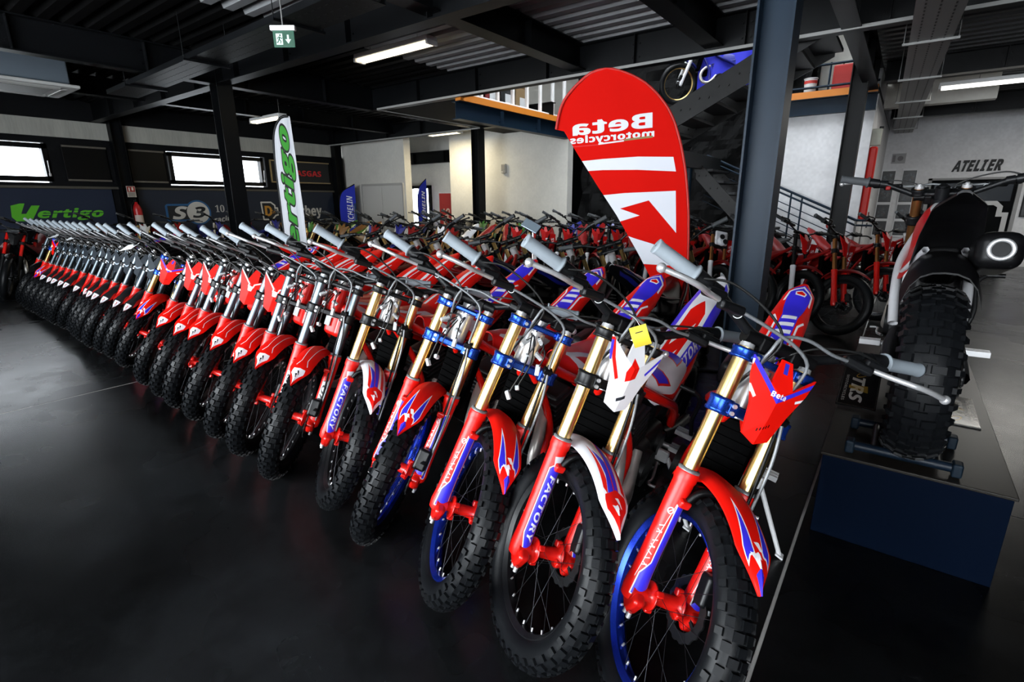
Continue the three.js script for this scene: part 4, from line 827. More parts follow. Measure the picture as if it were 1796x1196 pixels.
{
  const t = thing('roll_up_banner', 'narrow dark red roll-up banner at the corner of the plain back wall', 'banner', -9.58, 0, -9.9, R(37));
  const tx = canvasTex(128, 512, (g, w, h) => { g.fillStyle = '#8f1512'; g.fillRect(0, 0, w, h); text(g, 'GASGAS', 70, 300, 'bold 90px sans-serif', '#b9a79c', -Math.PI / 2); });
  const g = new THREE.PlaneGeometry(0.33, 1.45); g.translate(0, 0.78, 0.004); const b = mesh('backing', [box(0.33, 1.45, 0.006, 0, 0.78, 0)], std([0.3, 0.02, 0.02], 0.7), t); mesh('print', g, std('#fff', 0.7, 0, { map: tx }), b);
  mesh('base', [rbox(0.4, 0.06, 0.12, 0.015, 0, 0.03, 0)], M.darkMetal, t); mesh('rail', [cyl(V(-0.17, 1.51, 0), V(0.17, 1.51, 0), 0.01, 0.01, 8)], M.silver, t);
}
// ---------------------------------------------------------------- wall fittings
{
  const t = thing('fire_extinguisher', 'red fire extinguisher with instruction card on the left wall column', 'extinguisher', -11.72, 0.75, -3.72);
  mesh('cylinder', [lathe([[0.001, 0], [0.06, 0.005], [0.075, 0.03], [0.075, 0.42], [0.05, 0.5], [0.025, 0.53], [0.025, 0.56], [0.001, 0.56]], V(0, 0, 0), V(0, 1, 0), 20)], std([0.45, 0.01, 0.012], 0.35), t);
  mesh('valve', [rbox(0.04, 0.05, 0.03, 0.006, 0, 0.585, 0), box(0.02, 0.012, 0.1, 0, 0.62, 0.03)], M.blackPlastic, t);
  mesh('hose', [pipe([V(0, 0.58, 0.02), V(0.03, 0.5, 0.09), V(0.03, 0.3, 0.1), V(0.02, 0.15, 0.085)], 0.011, 20, 8)], M.blackPlastic, t);
  mesh('label', [(() => { const g = new THREE.CylinderGeometry(0.0757, 0.0757, 0.16, 20, 1, true, 0.4, 2.2); g.translate(0, 0.24, 0); return g; })()], std([0.6, 0.5, 0.45], 0.6), t);
  const s = thing('instruction_card', 'small red and white instruction card above the fire extinguisher', 'sign', -11.79, 1.4, -3.7);
  const g = new THREE.PlaneGeometry(0.14, 0.2); g.rotateY(Math.PI / 2); g.translate(0.007, 0.1, 0);
  mesh('card', [rbox(0.01, 0.2, 0.14, 0.002, 0, 0.1, 0)], S.white, s);
  mesh('print', g, std('#fff', 0.6, 0, { map: canvasTex(140, 200, (c) => { c.fillStyle = '#b0a79c'; c.fillRect(0, 0, 140, 200); c.fillStyle = '#8c1510'; c.fillRect(8, 8, 124, 96); c.fillStyle = '#d8cfc4'; c.fillRect(30, 26, 22, 66); c.fillRect(80, 20, 30, 60); for (let k = 0; k < 4; k++) { c.fillStyle = '#333'; c.fillRect(14, 118 + k * 20, 110, 8); } }) }), s);
}
{
  const t = thing('wall_speaker', 'small pale box on the plain lit back wall', 'speaker', -7.18, 1.88, -9.28);
  mesh('body', [rbox(0.13, 0.2, 0.06, 0.02, 0, 0.1, 0.01)], std([0.5, 0.49, 0.45], 0.6), t); mesh('grille', [rbox(0.1, 0.13, 0.02, 0.008, 0, 0.12, 0.035)], std([0.3, 0.29, 0.27], 0.7), t); mesh('bracket', [rbox(0.05, 0.06, 0.03, 0.006, 0.02, 0.02, 0.03)], std([0.3, 0.29, 0.27], 0.7), t);
}
{
  const font = await new FontLoader().loadAsync('fonts/droid/droid_sans_bold.typeface.json');
  const t = thing('wall_lettering', 'black slanted metal lettering over the workshop doorway', 'sign', 0.6, 1.825, -13.99);
  let x = 0; const ws = { A: .124, T: .106, E: .104, L: .096, I: .1, R: .12 };
  for (const c of 'ATELIER') {
    const g = new TextGeometry(c, { font, size: 0.2, depth: 0.015, curveSegments: 4, bevelEnabled: true, bevelSize: 0.007, bevelThickness: 0.002, bevelSegments: 1 }); g.computeBoundingBox(); g.translate(-g.boundingBox.min.x, 0, 0); g.scale(0.62, 1, 1);
    g.applyMatrix4(new THREE.Matrix4().set(1, 0.2, 0, x, 0, 1, 0, 0, 0, 0, 1, 0, 0, 0, 0, 1)); x += ws[c]; mesh('letter', g, S.frame, t);
  }
}
{
  const d = struct('door_3', [span(0.27, 0.33, 0, 1.7, -14.1, -13.97), span(1.64, 1.7, 0, 1.7, -14.1, -13.97), span(0.27, 1.7, 1.66, 1.7, -14.1, -13.97)], std([0.3, 0.3, 0.3], 0.6));
  struct('door_leaf', [rbox(1.31, 1.66, 0.03, 0.004, 0.985, 0.83, -14.06)], dull([0.002, 0.0025, 0.003], 0.5, 0.1), d);
  struct('door_window', [rbox(1.2, 0.36, 0.012, 0.004, 0.985, 1.42, -14.035)], dull([0.012, 0.018, 0.026], 0.3, 0.3), d);
  const e = thing('door_emblem', 'white outlined square emblem on the dark workshop door', 'emblem', 1.16, 0.55, -14.03);
  mesh('outline', [extrude([[0, 0.7], [0.24, 0.7], [0.34, 0.6], [0.34, 0.48], [0.44, 0.48], [0.44, 0], [0.2, 0], [0.2, 0.08], [0.36, 0.08], [0.36, 0.4], [0.26, 0.4], [0.26, 0.58], [0.2, 0.62], [0, 0.62]], 0.008)], std([0.6, 0.6, 0.6], 0.6), e);
}
// poster strips beside the door
for (const [k, x] of [[0, -0.42], [1, -0.06]]) {
  const t = thing('poster_strip', k ? 'white strip of four dark photo posters nearer the workshop doorway' : 'white strip of four dark photo posters nearer the red-marked corner', 'poster', x, 0.5, -13.985);
  const b = mesh('board', [rbox(0.26, 1.42, 0.02, 0.004, 0, 0.71, 0)], std([0.8, 0.81, 0.83], 0.5), t);
  for (let i = 0; i < 4; i++) {
    mesh('photo', [rbox(0.22, 0.29, 0.008, 0.002, 0, 0.19 + i * 0.345, 0.012)], dull([0.006, 0.0065, 0.007], 0.4, 0.2), b);
    const g = new THREE.PlaneGeometry(0.21, 0.28); g.translate(0, 0.19 + i * 0.345, 0.0168);
    mesh('print', g, std('#fff', 0.35, 0, { map: canvasTex(105, 140, (c) => { c.fillStyle = '#0c0d0f'; c.fillRect(0, 0, 105, 140); for (let q = 0; q < 26; q++) { c.fillStyle = ['#2c3034', '#454b50', '#1d2226', '#3a2c2a'][(q * 7 + i * 3 + k) % 4]; c.beginPath(); c.ellipse(20 + rnd() * 66, 30 + rnd() * 90, 4 + rnd() * 14, 3 + rnd() * 8, rnd() * 3, 0, 7); c.fill(); } }) }), b);
  }
}
{
  const t = thing('notice_sheet', 'faint grey notice sheet on the white workshop wall', 'sign', -0.3, 2.02, -13.99);
  mesh('sheet', [box(0.24, 0.2, 0.004, 0, 0.1, 0)], std([0.42, 0.42, 0.43], 0.8), t); mesh('seal', [cyl(V(0.03, 0.1, 0.002), V(0.03, 0.1, 0.006), 0.05, 0.05, 20), box(0.05, 0.14, 0.004, -0.08, 0.1, 0.002)], std([0.22, 0.21, 0.22], 0.8), t);
  const s = thing('wall_screen', 'bright screen on the white wall right of the workshop doorway', 'screen', 2.0, 0.95, -13.97);
  mesh('bezel', [rbox(0.5, 0.62, 0.03, 0.006, 0, 0.31, 0)], S.frame, s);
  const g = new THREE.PlaneGeometry(0.46, 0.58); g.translate(0, 0.31, 0.0165); mesh('picture', g, std('#fff', 0.3, 0, { map: canvasTex(230, 290, (c) => { c.fillStyle = '#0b0d12'; c.fillRect(0, 0, 230, 290); c.fillStyle = '#8d90c9'; c.beginPath(); c.ellipse(70, 140, 46, 52, 0, 0, 7); c.fill(); c.fillStyle = '#c9c9d2'; c.fillRect(20, 190, 120, 40); c.fillStyle = '#8c3a2a'; c.fillRect(30, 232, 160, 26); c.fillStyle = '#4d5a34'; c.fillRect(140, 30, 70, 90); }) }), s);
}
{
  const t = thing('hose_post', 'bright red padded post with pale box at the white wall corner', 'post', -0.5, 0.9, -9.15);
  mesh('post', [rbox(0.1, 1.0, 0.1, 0.03, 0, 0.6, 0)], std([0.75, 0.02, 0.012], 0.5), t); mesh('control_box', [rbox(0.13, 0.22, 0.1, 0.012, 0, 1.22, 0)], std([0.5, 0.5, 0.42], 0.6), t); mesh('lamp_cap', [rbox(0.05, 0.03, 0.05, 0.008, 0.05, 1.345, 0)], M.blackPlastic, t);
  const p = thing('switch_panel', 'white switch cabinet low on the workshop side wall', 'panel', -0.54, 0.55, -10.5);
  mesh('cabinet', [rbox(0.04, 0.75, 0.5, 0.01, 0.02, 0.375, 0)], S.white, p); mesh('button', [rbox(0.02, 0.07, 0.08, 0.005, 0.045, 0.5, 0.05)], std([0.2, 0.02, 0.02], 0.5), p); mesh('display', [rbox(0.02, 0.08, 0.2, 0.005, 0.045, 0.32, 0.02)], std([0.12, 0.12, 0.13], 0.4), p);
}
// ---------------------------------------------------------------- stairs
{
  const t = thing('staircase', 'dark bolted steel staircase in front of the rock face', 'staircase', 0, 0, 0);
  const stringer = (x0, y0, x1, y1, z, h = 0.26) => { const a = extrude([[x0, y0 - h / 2], [x1, y1 - h / 2], [x1, y1 + h / 2], [x0, y0 + h / 2]], 0.016); a.translate(0, 0, z - 0.008); const b = [a]; const n = 9; for (let k = 0; k < n; k++) for (const q of [-0.05, 0.05]) { const f = (k + 0.5) / n; b.push(cyl(V(x0 + (x1 - x0) * f + q, y0 + (y1 - y0) * f, z + 0.008), V(x0 + (x1 - x0) * f + q, y0 + (y1 - y0) * f, z + 0.024), 0.013, 0.013, 6)); } return b; };
  const SD = dull([0.006, 0.006, 0.006], 0.45, 0.5), ST = dull([0.009, 0.01, 0.0115], 0.5, 0.5);
  for (const z of [-6.85, -6.0]) mesh('stringer', stringer(-2.6, 2.0, -0.86, 2.87, z), SD, t);
  for (const z of [-8.75, -7.9]) mesh('stringer', stringer(-2.55, 1.72, -0.95, 0.1, z), SD, t);
  for (let k = 0; k < 7; k++) mesh('tread', [rbox(0.27, 0.035, 0.84, 0.005, -2.42 + k * 0.25, 2.04 + k * 0.125, -6.43)], ST, t);
  for (let k = 0; k < 10; k++) mesh('tread', [rbox(0.27, 0.035, 0.84, 0.005, -2.45 + k * 0.165, 1.7 - k * 0.165, -8.33)], ST, t);
  mesh('landing', [rbox(0.5, 0.05, 2.9, 0.008, -2.75, 1.9, -7.4), rbox(0.05, 0.2, 2.9, 0.006, -2.5, 1.82, -7.4), rbox(0.5, 0.2, 0.05, 0.006, -2.75, 1.82, -5.97)], ST, t);
  for (const [x, z] of [[-2.45, -6.0], [-2.95, -8.8]]) mesh('post', [cyl(V(x, 0, z), V(x, 1.85, z), 0.045, 0.045, 14), rbox(0.2, 0.014, 0.2, 0.003, x, 0.007, z)], S.steelBlue, t);
  const r = thing('stair_railing', 'dark horizontal-bar handrail against the white stair wall', 'railing', 0, 0, 0);
  const P0 = V(-0.55, 1.0, -8.82), P1 = V(-2.7, 1.98, -8.82), dn = V(0, -1, 0);
  mesh('handrail', [cyl(P0, P1, 0.018, 0.018, 10), cyl(P0, P0.clone().add(V(0.2, 0, 0)), 0.018, 0.018, 10)], S.steelBlue, r);
  mesh('handrail', [cyl(P0.clone().addScaledVector(dn, 0.07), P1.clone().addScaledVector(dn, 0.07), 0.014, 0.014, 10), cyl(P0.clone().addScaledVector(dn, 0.07), P0.clone().add(V(0.2, -0.07, 0)), 0.014, 0.014, 10)], S.steelBlue, r);
  for (let k = 0; k < 6; k++) mesh('bar', [cyl(P0.clone().addScaledVector(dn, 0.2 + k * 0.1), P1.clone().addScaledVector(dn, 0.2 + k * 0.1), 0.007, 0.007, 6)], S.steelBlue, r);
  for (const f of [0.0, 0.33, 0.4, 0.75]) { const p = P0.clone().lerp(P1, f); mesh('upright', [cyl(p, p.clone().addScaledVector(dn, f ? 0.78 : 1.0), 0.013, 0.013, 8)], f ? S.steelBlue : S.galv, r); }
}
// ---------------------------------------------------------------- upper floor seen through the stair well
{
  const t = thing('glazed_partition', 'white-posted glazed partition on the upper floor above the orange edge', 'partition', -5.42, 2.76, -7.4);
  for (let k = 0; k < 8; k++) { const z = -1.45 + k * 0.4; mesh('post', [rbox(0.05, 1.2, 0.05, 0.005, 0, 0.6, z)], S.white, t); if (k < 7) mesh('pane', [box(0.006, 1.1, 0.35, 0, 0.62, z + 0.2)], S.glass, t); }
  mesh('rail', [rbox(0.06, 0.05, 2.95, 0.006, 0, 0.025, 0)], S.white, t); mesh('rail', [rbox(0.06, 0.05, 2.95, 0.006, 0, 1.2, 0)], S.white, t);
  const cs = [['green', [0.02, 0.09, 0.07], -6.3], ['brown', [0.16, 0.11, 0.06], -6.72], ['dark red', [0.2, 0.02, 0.02], -7.14], ['black', [0.02, 0.02, 0.022], -7.56], ['tan', [0.3, 0.2, 0.1], -7.98]];
  for (const [n, c, z] of cs) { const b = thing('storage_crate', n + ' storage crate behind the upper glazed partition', 'crate', -5.95, 2.76, z); mesh('body', [rbox(0.4, 0.45, 0.38, 0.02, 0, 0.225, 0)], std(c, 0.7), b); mesh('lid', [rbox(0.42, 0.05, 0.4, 0.015, 0, 0.47, 0)], std(c.map(v => v * 1.5), 0.6), b); mesh('label', [box(0.006, 0.14, 0.16, 0.202, 0.22, 0)], M.paper, b); }
  const u = thing('paint_bucket', 'white bucket with red band on the upper landing', 'bucket', -1.4, 2.775, -9.12); mesh('pail', [lathe([[0.001, 0], [0.075, 0], [0.085, 0.2], [0.088, 0.2], [0.08, 0.19]], V(0, 0, 0), V(0, 1, 0), 20)], S.white, u); mesh('band', [cyl(V(0, 0.13, 0), V(0, 0.17, 0), 0.084, 0.086, 20, true)], std([0.6, 0.05, 0.04], 0.6), u); mesh('rim', [(() => { const g = new THREE.TorusGeometry(0.088, 0.006, 6, 24); g.rotateX(Math.PI / 2); g.translate(0, 0.2, 0); return g; })()], S.white, u);
  const c = thing('red_case', 'dark red case on the upper landing beside the white bucket', 'case', -0.95, 2.775, -9.2); mesh('case', [rbox(0.36, 0.34, 0.2, 0.02, 0, 0.17, 0)], std([0.4, 0.015, 0.012], 0.5), c); mesh('handle', [pipe([V(-0.08, 0.34, 0), V(-0.06, 0.38, 0), V(0.06, 0.38, 0), V(0.08, 0.34, 0)], 0.01, 12, 6)], M.blackPlastic, c);
  const r = thing('landing_railing', 'dark two-bar railing along the upper landing', 'railing', -1.15, 2.77, -8.97); for (const y of [0.06, 0.34]) mesh('bar', [cyl(V(-0.6, y, 0), V(0.6, y, 0), 0.016, 0.016, 8)], S.steelBlue, r); for (const x of [-0.55, 0, 0.55]) mesh('upright', [cyl(V(x, 0, 0), V(x, 0.36, 0), 0.012, 0.012, 8)], S.steelBlue, r);
  const h = thing('blue_hanging', 'vivid blue cloth banner hanging above the staircase', 'banner', -2.35, 2.85, -8.75, 0.3);
  mesh('cloth', shell(12, 16, (a, tt) => V(tt * 0.55, a * 1.0, 0.03 * Math.sin(tt * 9)), () => V(0, 0, -0.006)), std([0.02, 0.025, 0.55], 0.7), h); mesh('bar', [cyl(V(-0.6, 1.0, 0), V(0.6, 1.0, 0), 0.014, 0.014, 8)], S.steel, h); for (const x of [-0.5, 0.5]) mesh('cord', [cyl(V(x, 1.0, 0), V(x, 2.85, 0), 0.004, 0.004, 6)], M.cable, h);
}
// ---------------------------------------------------------------- plinth and the bike on it
{
  const t = thing('plinth', 'low dark blue display plinth with a dark top', 'plinth', 0.155, 0, -3.1);
  const bl = dull([0.0006, 0.0034, 0.0115], 0.6, 0.08);
  mesh('front_panel', [rbox(0.535, 0.335, 0.02, 0.003, 0, 0.1675, 0.97)], bl, t); mesh('side_panel', [rbox(0.02, 0.335, 1.94, 0.003, -0.258, 0.1675, 0)], bl, t); mesh('side_panel', [rbox(0.02, 0.335, 1.94, 0.003, 0.258, 0.1675, 0)], bl, t); mesh('back_panel', [rbox(0.535, 0.335, 0.02, 0.003, 0, 0.1675, -0.97)], bl, t);
  mesh('top', [rbox(0.55, 0.012, 1.98, 0.003, 0, 0.341, 0)], dull([0.016, 0.0135, 0.011], 0.3, 0.45), t);
}
const trsTex = canvasTex(512, 360, (g, w, h) => {
  g.fillStyle = '#0c0c0d'; g.fillRect(0, 0, w, h); g.strokeStyle = '#55524a'; g.lineWidth = 6; g.strokeRect(3, 3, w - 6, h - 6);
  text(g, 'TRS', 270, 200, 'italic 900 170px sans-serif', '#d8d6cf', 0, 1.15); poly(g, [[240, 100], [330, 90], [290, 280], [250, 280]], 'rgba(214,168,40,0.75)');
  text(g, 'TRS', 270, 200, 'italic 900 170px sans-serif', 'rgba(216,214,207,0.55)', 0, 1.15);
  text(g, 'MOTORCYCLES', 290, 312, 'bold 40px sans-serif', '#b8b6af', 0, 1.25); g.strokeStyle = '#caa23a'; g.lineWidth = 9; g.beginPath(); g.ellipse(70, 150, 30, 90, -0.6, 0, 5); g.stroke();
});
function floorPlate(label, x, z, turn, shine) {
  const t = thing('name_plate', label, 'sign', x, 0.347, z, turn, 'name plates beside the displayed bike'); t.scale.set(shine ? 1.6 : 1.3, 1, 0.86); if (!shine) { t.rotation.z = -R(17); t.position.y += 0.055; }
  mesh('plate', [rbox(0.26, 0.006, 0.18, 0.002, 0, 0.003, 0)], std([0.012, 0.012, 0.013], 0.15), t);
  const g = new THREE.PlaneGeometry(0.25, 0.172); g.rotateX(-Math.PI / 2); g.translate(0, 0.0066, 0); mesh('print', g, shine ? new THREE.MeshPhysicalMaterial({ map: trsTex, roughness: 0.12, clearcoat: 1 }) : new THREE.MeshStandardMaterial({ map: trsTex, roughness: 0.5 }), t);
}
floorPlate('black name plate with white and gold lettering left of the displayed rear wheel', -0.05, -2.83, -Math.PI / 2, false);
floorPlate('black name plate catching a bright reflection right of the displayed rear wheel', 0.31, -2.92, Math.PI / 2, true);
{
  const t = thing('wheel_stand', 'dark blue tubular wheel stand under the displayed rear wheel', 'stand', 0.115, 0.347, -2.3);
  for (const z of [0.13, -0.13]) { mesh('cross_tube', [cyl(V(-0.15, 0.03, z), V(0.16, 0.03, z), 0.017, 0.017, 14)], dull([0.004, 0.01, 0.02], 0.4, 0.5), t); for (const x of [-0.15, 0.16]) mesh('end_cap', [rbox(0.03, 0.05, 0.05, 0.008, x, 0.028, z)], dull([0.006, 0.014, 0.024], 0.5, 0.4), t); }
  for (const x of [-0.075, 0.11]) mesh('side_tube', [cyl(V(x, 0.03, 0.13), V(x, 0.03, -0.13), 0.014, 0.014, 10)], M.blackMetal, t);
}
const ORD = ['first ', 'second ', 'third ', 'fourth ', 'fifth ', 'sixth ', 'seventh '];
// ---------------------------------------------------------------- bikes
const spec = {
  factory: { rim: M.blueRim, lower: P.forkTuned, tube: M.gold, clamp: M.blueAnod, fender: P.fenderRed, tank: P.tankRed, rear: P.rearFactory, frame: M.redMetal },
  factoryWhite: { rim: M.blackMetal, lower: P.forkFactory, tube: M.gold, clamp: M.blackMetal, fender: P.fenderWhite, tank: P.tankFactory, rear: P.rearWhite, frame: M.redMetal },
  evo: { headBlock: true, rim: M.blackMetal, lower: P.forkEvo, tube: M.evoTube, clamp: M.blackMetal, fender: P.fenderEvo, tank: P.tankRed, rear: P.rearEvo, frame: M.redMetal },
  black: { rim: M.blackMetal, lower: M.redMetal, tube: M.evoTube, clamp: M.blackMetal, fender: P.fenderBlack, mask: P.maskSmoke, tank: M.blackPlastic, rear: M.blackPlastic, frame: M.redMetal },
};
const ROW = 'trial bikes in the front row';
const row = [     // x, z, turn, lean, steering, kind, extra parts, label
  [-.45, -1.08, -86.2, 14.96, 35.7, 'factory', { mask: P.maskRed }, 'nearest red and blue trial bike with gold fork, blue clamps and red headlight mask'],
  [-.79, -1.05, -87.34, 12.3, 49.63, 'factoryWhite', { mask: P.maskWhite }, 'trial bike with white headlight mask, yellow tag and white and blue front fender'],
  [-1.14, -1.07, -87.17, 15.09, 43.48, 'factory', { connectors: 1 }, 'gold-forked trial bike without mask, right beside the white-masked one'],
  [-1.51, -1.14, -86.86, 14.87, 23.55, 'factory', { connectors: 1 }, 'gold-forked trial bike with blue clamps, next to the black-clamped white-fendered one'],
  [-1.9, -1.16, -85.02, 12, 52, 'factoryWhite', { connectors: 1, tank: P.tankRed, rear: P.rearFactory }, 'gold-forked trial bike with black clamps, white fender and no headlight mask'],
  [-2.26, -1.16, -86, 10.37, 35.05, 'evo', { connectors: 1 }, 'nearest of the dark-forked red trial bikes, lettered panel on its fork leg'],
  [-2.6, -1.19, -85.41, 11.32, 31.97, 'evo', { connectors: 1 }, 'second nearest dark-forked red trial bike, loose white wiring instead of a mask'],
  [-2.94, -1.22, -87.66, 15.73, 36.02, 'evo', { mask: P.maskEvo }, 'nearest dark-forked red trial bike that wears a red headlight mask'],
  [-3.3, -1.25, -85.1, 17.42, 33.65, 'evo', { mask: P.maskEvo }, 'second nearest dark-forked red trial bike with a red headlight mask'],
  [-3.59, -1.26, -84.45, 16.27, 32.3, 'evo', { connectors: 1 }, 'maskless dark-forked red trial bike with masked neighbours on both sides'],
  [-3.9, -1.29, -87.96, 18.02, 36.94, 'evo', { mask: P.maskEvo }, 'third nearest dark-forked red trial bike with a red headlight mask'],
  [-4.26, -1.32, -88.05, 19.59, 35.84, 'evo', { mask: P.maskEvo }, 'farthest dark-forked red trial bike with a red headlight mask'],
  [-4.94, -1.39, -90.55, 22.54, 43.44, 'factory', { mask: P.maskRed, rim: M.blackMetal }, 'gold-forked red trial bike between the dark red-masked and the black-fendered ones'],
];
[[-5.28, -1.41, 22.8, 39], [-5.57, -1.41, 22.3, 42], [-5.82, -1.41, 22.8, 38], [-6.16, -1.43, 23.7, 38.5], [-6.46, -1.45, 24.1, 42], [-6.76, -1.48, 23.9, 46.6], [-7.03, -1.48, 24.5, 43.4], [-7.32, -1.48, 24.8, 39.6], [-7.6, -1.49, 24.8, 41.5], [-7.84, -1.49, 24.8, 40.6], [-8.14, -1.5, 25, 44], [-8.37, -1.5, 24.7, 41.6]].forEach(([x, z, l, s], k) =>
  row.push([x, z, -88, l, s, 'black', {}, ['nearest of the black-fendered trial bikes, beside the far gold-forked red one', 'second nearest black-fendered trial bike in the front row', 'third nearest black-fendered trial bike in the front row', 'fourth nearest black-fendered trial bike in the front row', 'fifth nearest black-fendered trial bike in the front row', 'sixth nearest black-fendered trial bike in the front row', 'sixth black-fendered trial bike counted from the row\'s far end', 'fifth black-fendered trial bike counted from the row\'s far end', 'fourth black-fendered trial bike counted from the row\'s far end', 'third black-fendered trial bike counted from the row\'s far end', 'second farthest black-fendered trial bike in the front row', 'farthest black-fendered trial bike, beside the last red-fendered one'][k]]));
row.push([-8.6, -1.5, -88, 23, 41.7, 'factory', { clamp: M.blueAnod, mask: P.maskRed, rim: M.blackMetal }, 'last red-fendered gold-forked trial bike at the far end of the front row']);
row.push([-9.02, -1.52, -86, 22, 40, 'black', { mask: null, fender: M.blackPlastic }, 'dark trial bike past the last red-fendered one, ending the front row']);
row.forEach(([x, z, turn, lean, steer, kind, extra, label], i) => {
  const o = thing('trial_bike', label, 'motorcycle', 0, 0, 0, 0, ROW);
  makeBike(o, { ...spec[kind], barDrop: i > 12 ? 0.062 : i > 6 ? 0.035 : 0, ...extra }, [x, z, turn, lean, steer], i < 7 ? 0 : 1);
});
// yellow tag on the white-masked bike, paper cards on far handlebars
{
  const t = thing('paper_tag', 'yellow folded paper tag on the handlebar above the white headlight mask', 'tag', -0.51, 0.925, -1.24, R(24));
  mesh('sheet', shell(8, 6, (a, q) => V(q * 0.034, a * 0.085 - 0.0425, 0.018 * Math.sin(a * 3.1)), () => V(0, 0, -0.0015)), std([0.78, 0.62, 0.04], 0.7), t);
  for (let k = 0; k < 3; k++) mesh('print_line', [box(0.03 - k * 0.005, 0.004, 0.001, 0, 0.02 - k * 0.012, 0.0155)], M.cable, t);
  mesh('string', pipe([V(0.01, 0.04, 0), V(0.0, 0.07, -0.02), V(-0.02, 0.085, -0.06)], 0.0015, 10, 5), M.connector, t);
  t.rotation.z = 0.35; t.scale.setScalar(0.66);
}
[[-5.05, -1.5, 'white paper card on a handlebar beside the far gold-forked bike'], [-7.1, -1.62, 'white paper card on a handlebar midway along the black-fendered bikes'], [-7.75, -1.62, 'white paper card on a handlebar near the far end of the row']].forEach(([x, z, l]) => {
  const t = thing('paper_card', l, 'card', x, 0.93, z, 0.3, 'paper cards on the handlebars'); t.rotation.x = 0.5;
  mesh('card', [rbox(0.15, 0.003, 0.09, 0.001)], M.paper, t); mesh('tie', [cyl(V(0, 0, 0), V(0, -0.06, 0.02), 0.002, 0.002, 5)], M.cable, t);
});
// the bike shown on the plinth, seen from behind
{
  const o = thing('display_bike', 'black trial bike with red and white tank standing on the plinth, seen from behind', 'motorcycle');
  const white = std([0.6, 0.6, 0.62], 0.4);
  makeBike(o, { rim: M.blackMetal, lower: M.blackMetal, tube: M.brownGold, clamp: M.blackMetal, fender: M.blackPlastic, tank: std('#fff', 0.4, 0, { map: canvasTex(256, 256, (g, w, h) => { g.fillStyle = '#b81410'; g.fillRect(0, 0, w, h); poly(g, [[80, 0], [176, 0], [150, 256], [106, 256]], '#d9d9da'); text(g, 'T', 128, 60, 'bold 40px sans-serif', '#222'); }) }), rear: M.blackPlastic, frame: white, hub: M.blackMetal, lug: M.blackMetal, grip: M.gripDark, stem: M.blackMetal, wideRear: true, barDrop: 0.07, noStand: true, swing: M.darkMetal }, [0.14, -3.57, 90, 1, 0], 0, 0.345); o.scale.setScalar(1.06);
  for (const c of o.children) if (c.name === 'rear_fender') c.position.y = -0.04;
  mesh('fuel_tank', stationShell([[-0.72, 0.72, 0.06, 0.02, 0.06], [-0.56, 0.77, 0.09, 0.02, 0.14], [-0.4, 0.82, 0.09, 0.02, 0.15], [-0.28, 0.84, 0.05, 0.02, 0.09]], 12, 8), o.children.find(c => c.name === 'tank_cover').material, o);
  const fl = mesh('mudguard', stationShell([[-0.98, 0.66, 0.075, 0.02, 0.06], [-1.16, 0.68, 0.095, 0.025, 0.08], [-1.3, 0.675, 0.1, 0.025, 0.09], [-1.4, 0.64, 0.095, 0.02, 0.08]], 14, 8), M.blackPlastic, o);
  const can = mesh('silencer', [rbox(0.3, 0.11, 0.11, 0.035, -1.2, 0.7, 0.115, 0, 0, -0.18)], M.blackPlastic, o);
  mesh('outlet_ring', [(() => { const g = new THREE.TorusGeometry(0.027, 0.006, 8, 28); g.rotateY(Math.PI / 2); g.rotateZ(-0.18); g.translate(-1.352, 0.727, 0.115); return g; })()], M.silver, can);
  mesh('red_switch', [rbox(0.018, 0.018, 0.02, 0.005, -0.33, 0.925, -0.2)], M.darkRed, o);
}
// ---------------------------------------------------------------- the rows behind
const gas = { rim: M.blackMetal, lower: M.whitePlastic, lug: M.whitePlastic, tube: M.blackMetal, clamp: M.blackMetal, fender: M.darkRed, mask: P.plateGas, panel: P.gasPanel, tank: M.darkRed, rear: M.darkRed, frame: M.darkRed, hub: M.blackMetal, grip: M.gripDark };
const gasGold = { ...gas, lower: M.redMetal, lug: M.blackMetal, tube: M.brownGold, rim: M.darkMetal };
const GAS = 'red trial bikes in the second bay', gasPlace = [];
for (let k = 0; k < 11; k++) gasPlace.push([-0.42 - k * 0.4, -5.72 - (k % 2) * 0.16, -48 - (k % 2) * 4, 8 + (k % 3) * 2, 22 - (k % 4) * 4]);
const gasLabel = ['red trial bike with bronze fork, second right of the thick blue column', 'red trial bike with white lower fork legs just right of the thick blue column', 'red trial bike hidden behind the thick blue column', 'red trial bike with a white double headlight just left of the thick blue column', 'red trial bike with gold fork between the teardrop flag and the headlight bike'];
gasPlace.forEach((p, k) => {
  const s = k === 3 ? { ...gas, mask: null, headlight: M.whitePlastic, tube: M.brownGold } : k === 4 ? { ...gas, tube: M.gold } : k === 0 ? gasGold : gas;
  const o = thing('trial_bike', gasLabel[k] || ORD[k - 5] + 'red-plated trial bike to the left of the teardrop flag', 'motorcycle', 0, 0, 0, 0, gasLabel[k] ? GAS : 'red-plated trial bikes left of the teardrop flag');
  makeBike(o, s, p, 2);
});
for (const [x, z, t, l] of [[-0.12, -6.7, -50, 'red trial bike with bronze fork beside the displayed bike'], [0.18, -7.9, -40, 'dark red trial bike behind the displayed bike, before the poster strips']]) makeBike(thing('trial_bike', l, 'motorcycle', 0, 0, 0, 0, GAS), gasGold, [x, z, t, 8, 20], 2);
const mixes = [
  { plate: M.darkRed, frame: M.darkRed, tube: M.brownGold }, { plate: M.green, frame: M.blackMetal, tube: M.brownGold }, { plate: M.bluePlastic, frame: M.bluePlastic, tube: M.steel }, { plate: M.whitePlastic, frame: M.darkRed, tube: M.gold },
  { plate: M.blackPlastic, frame: M.blackMetal, tube: M.steel }, { plate: M.orangePlastic, frame: M.blackMetal, tube: M.gold }, { plate: M.darkRed, frame: M.blackMetal, tube: M.steel },
];
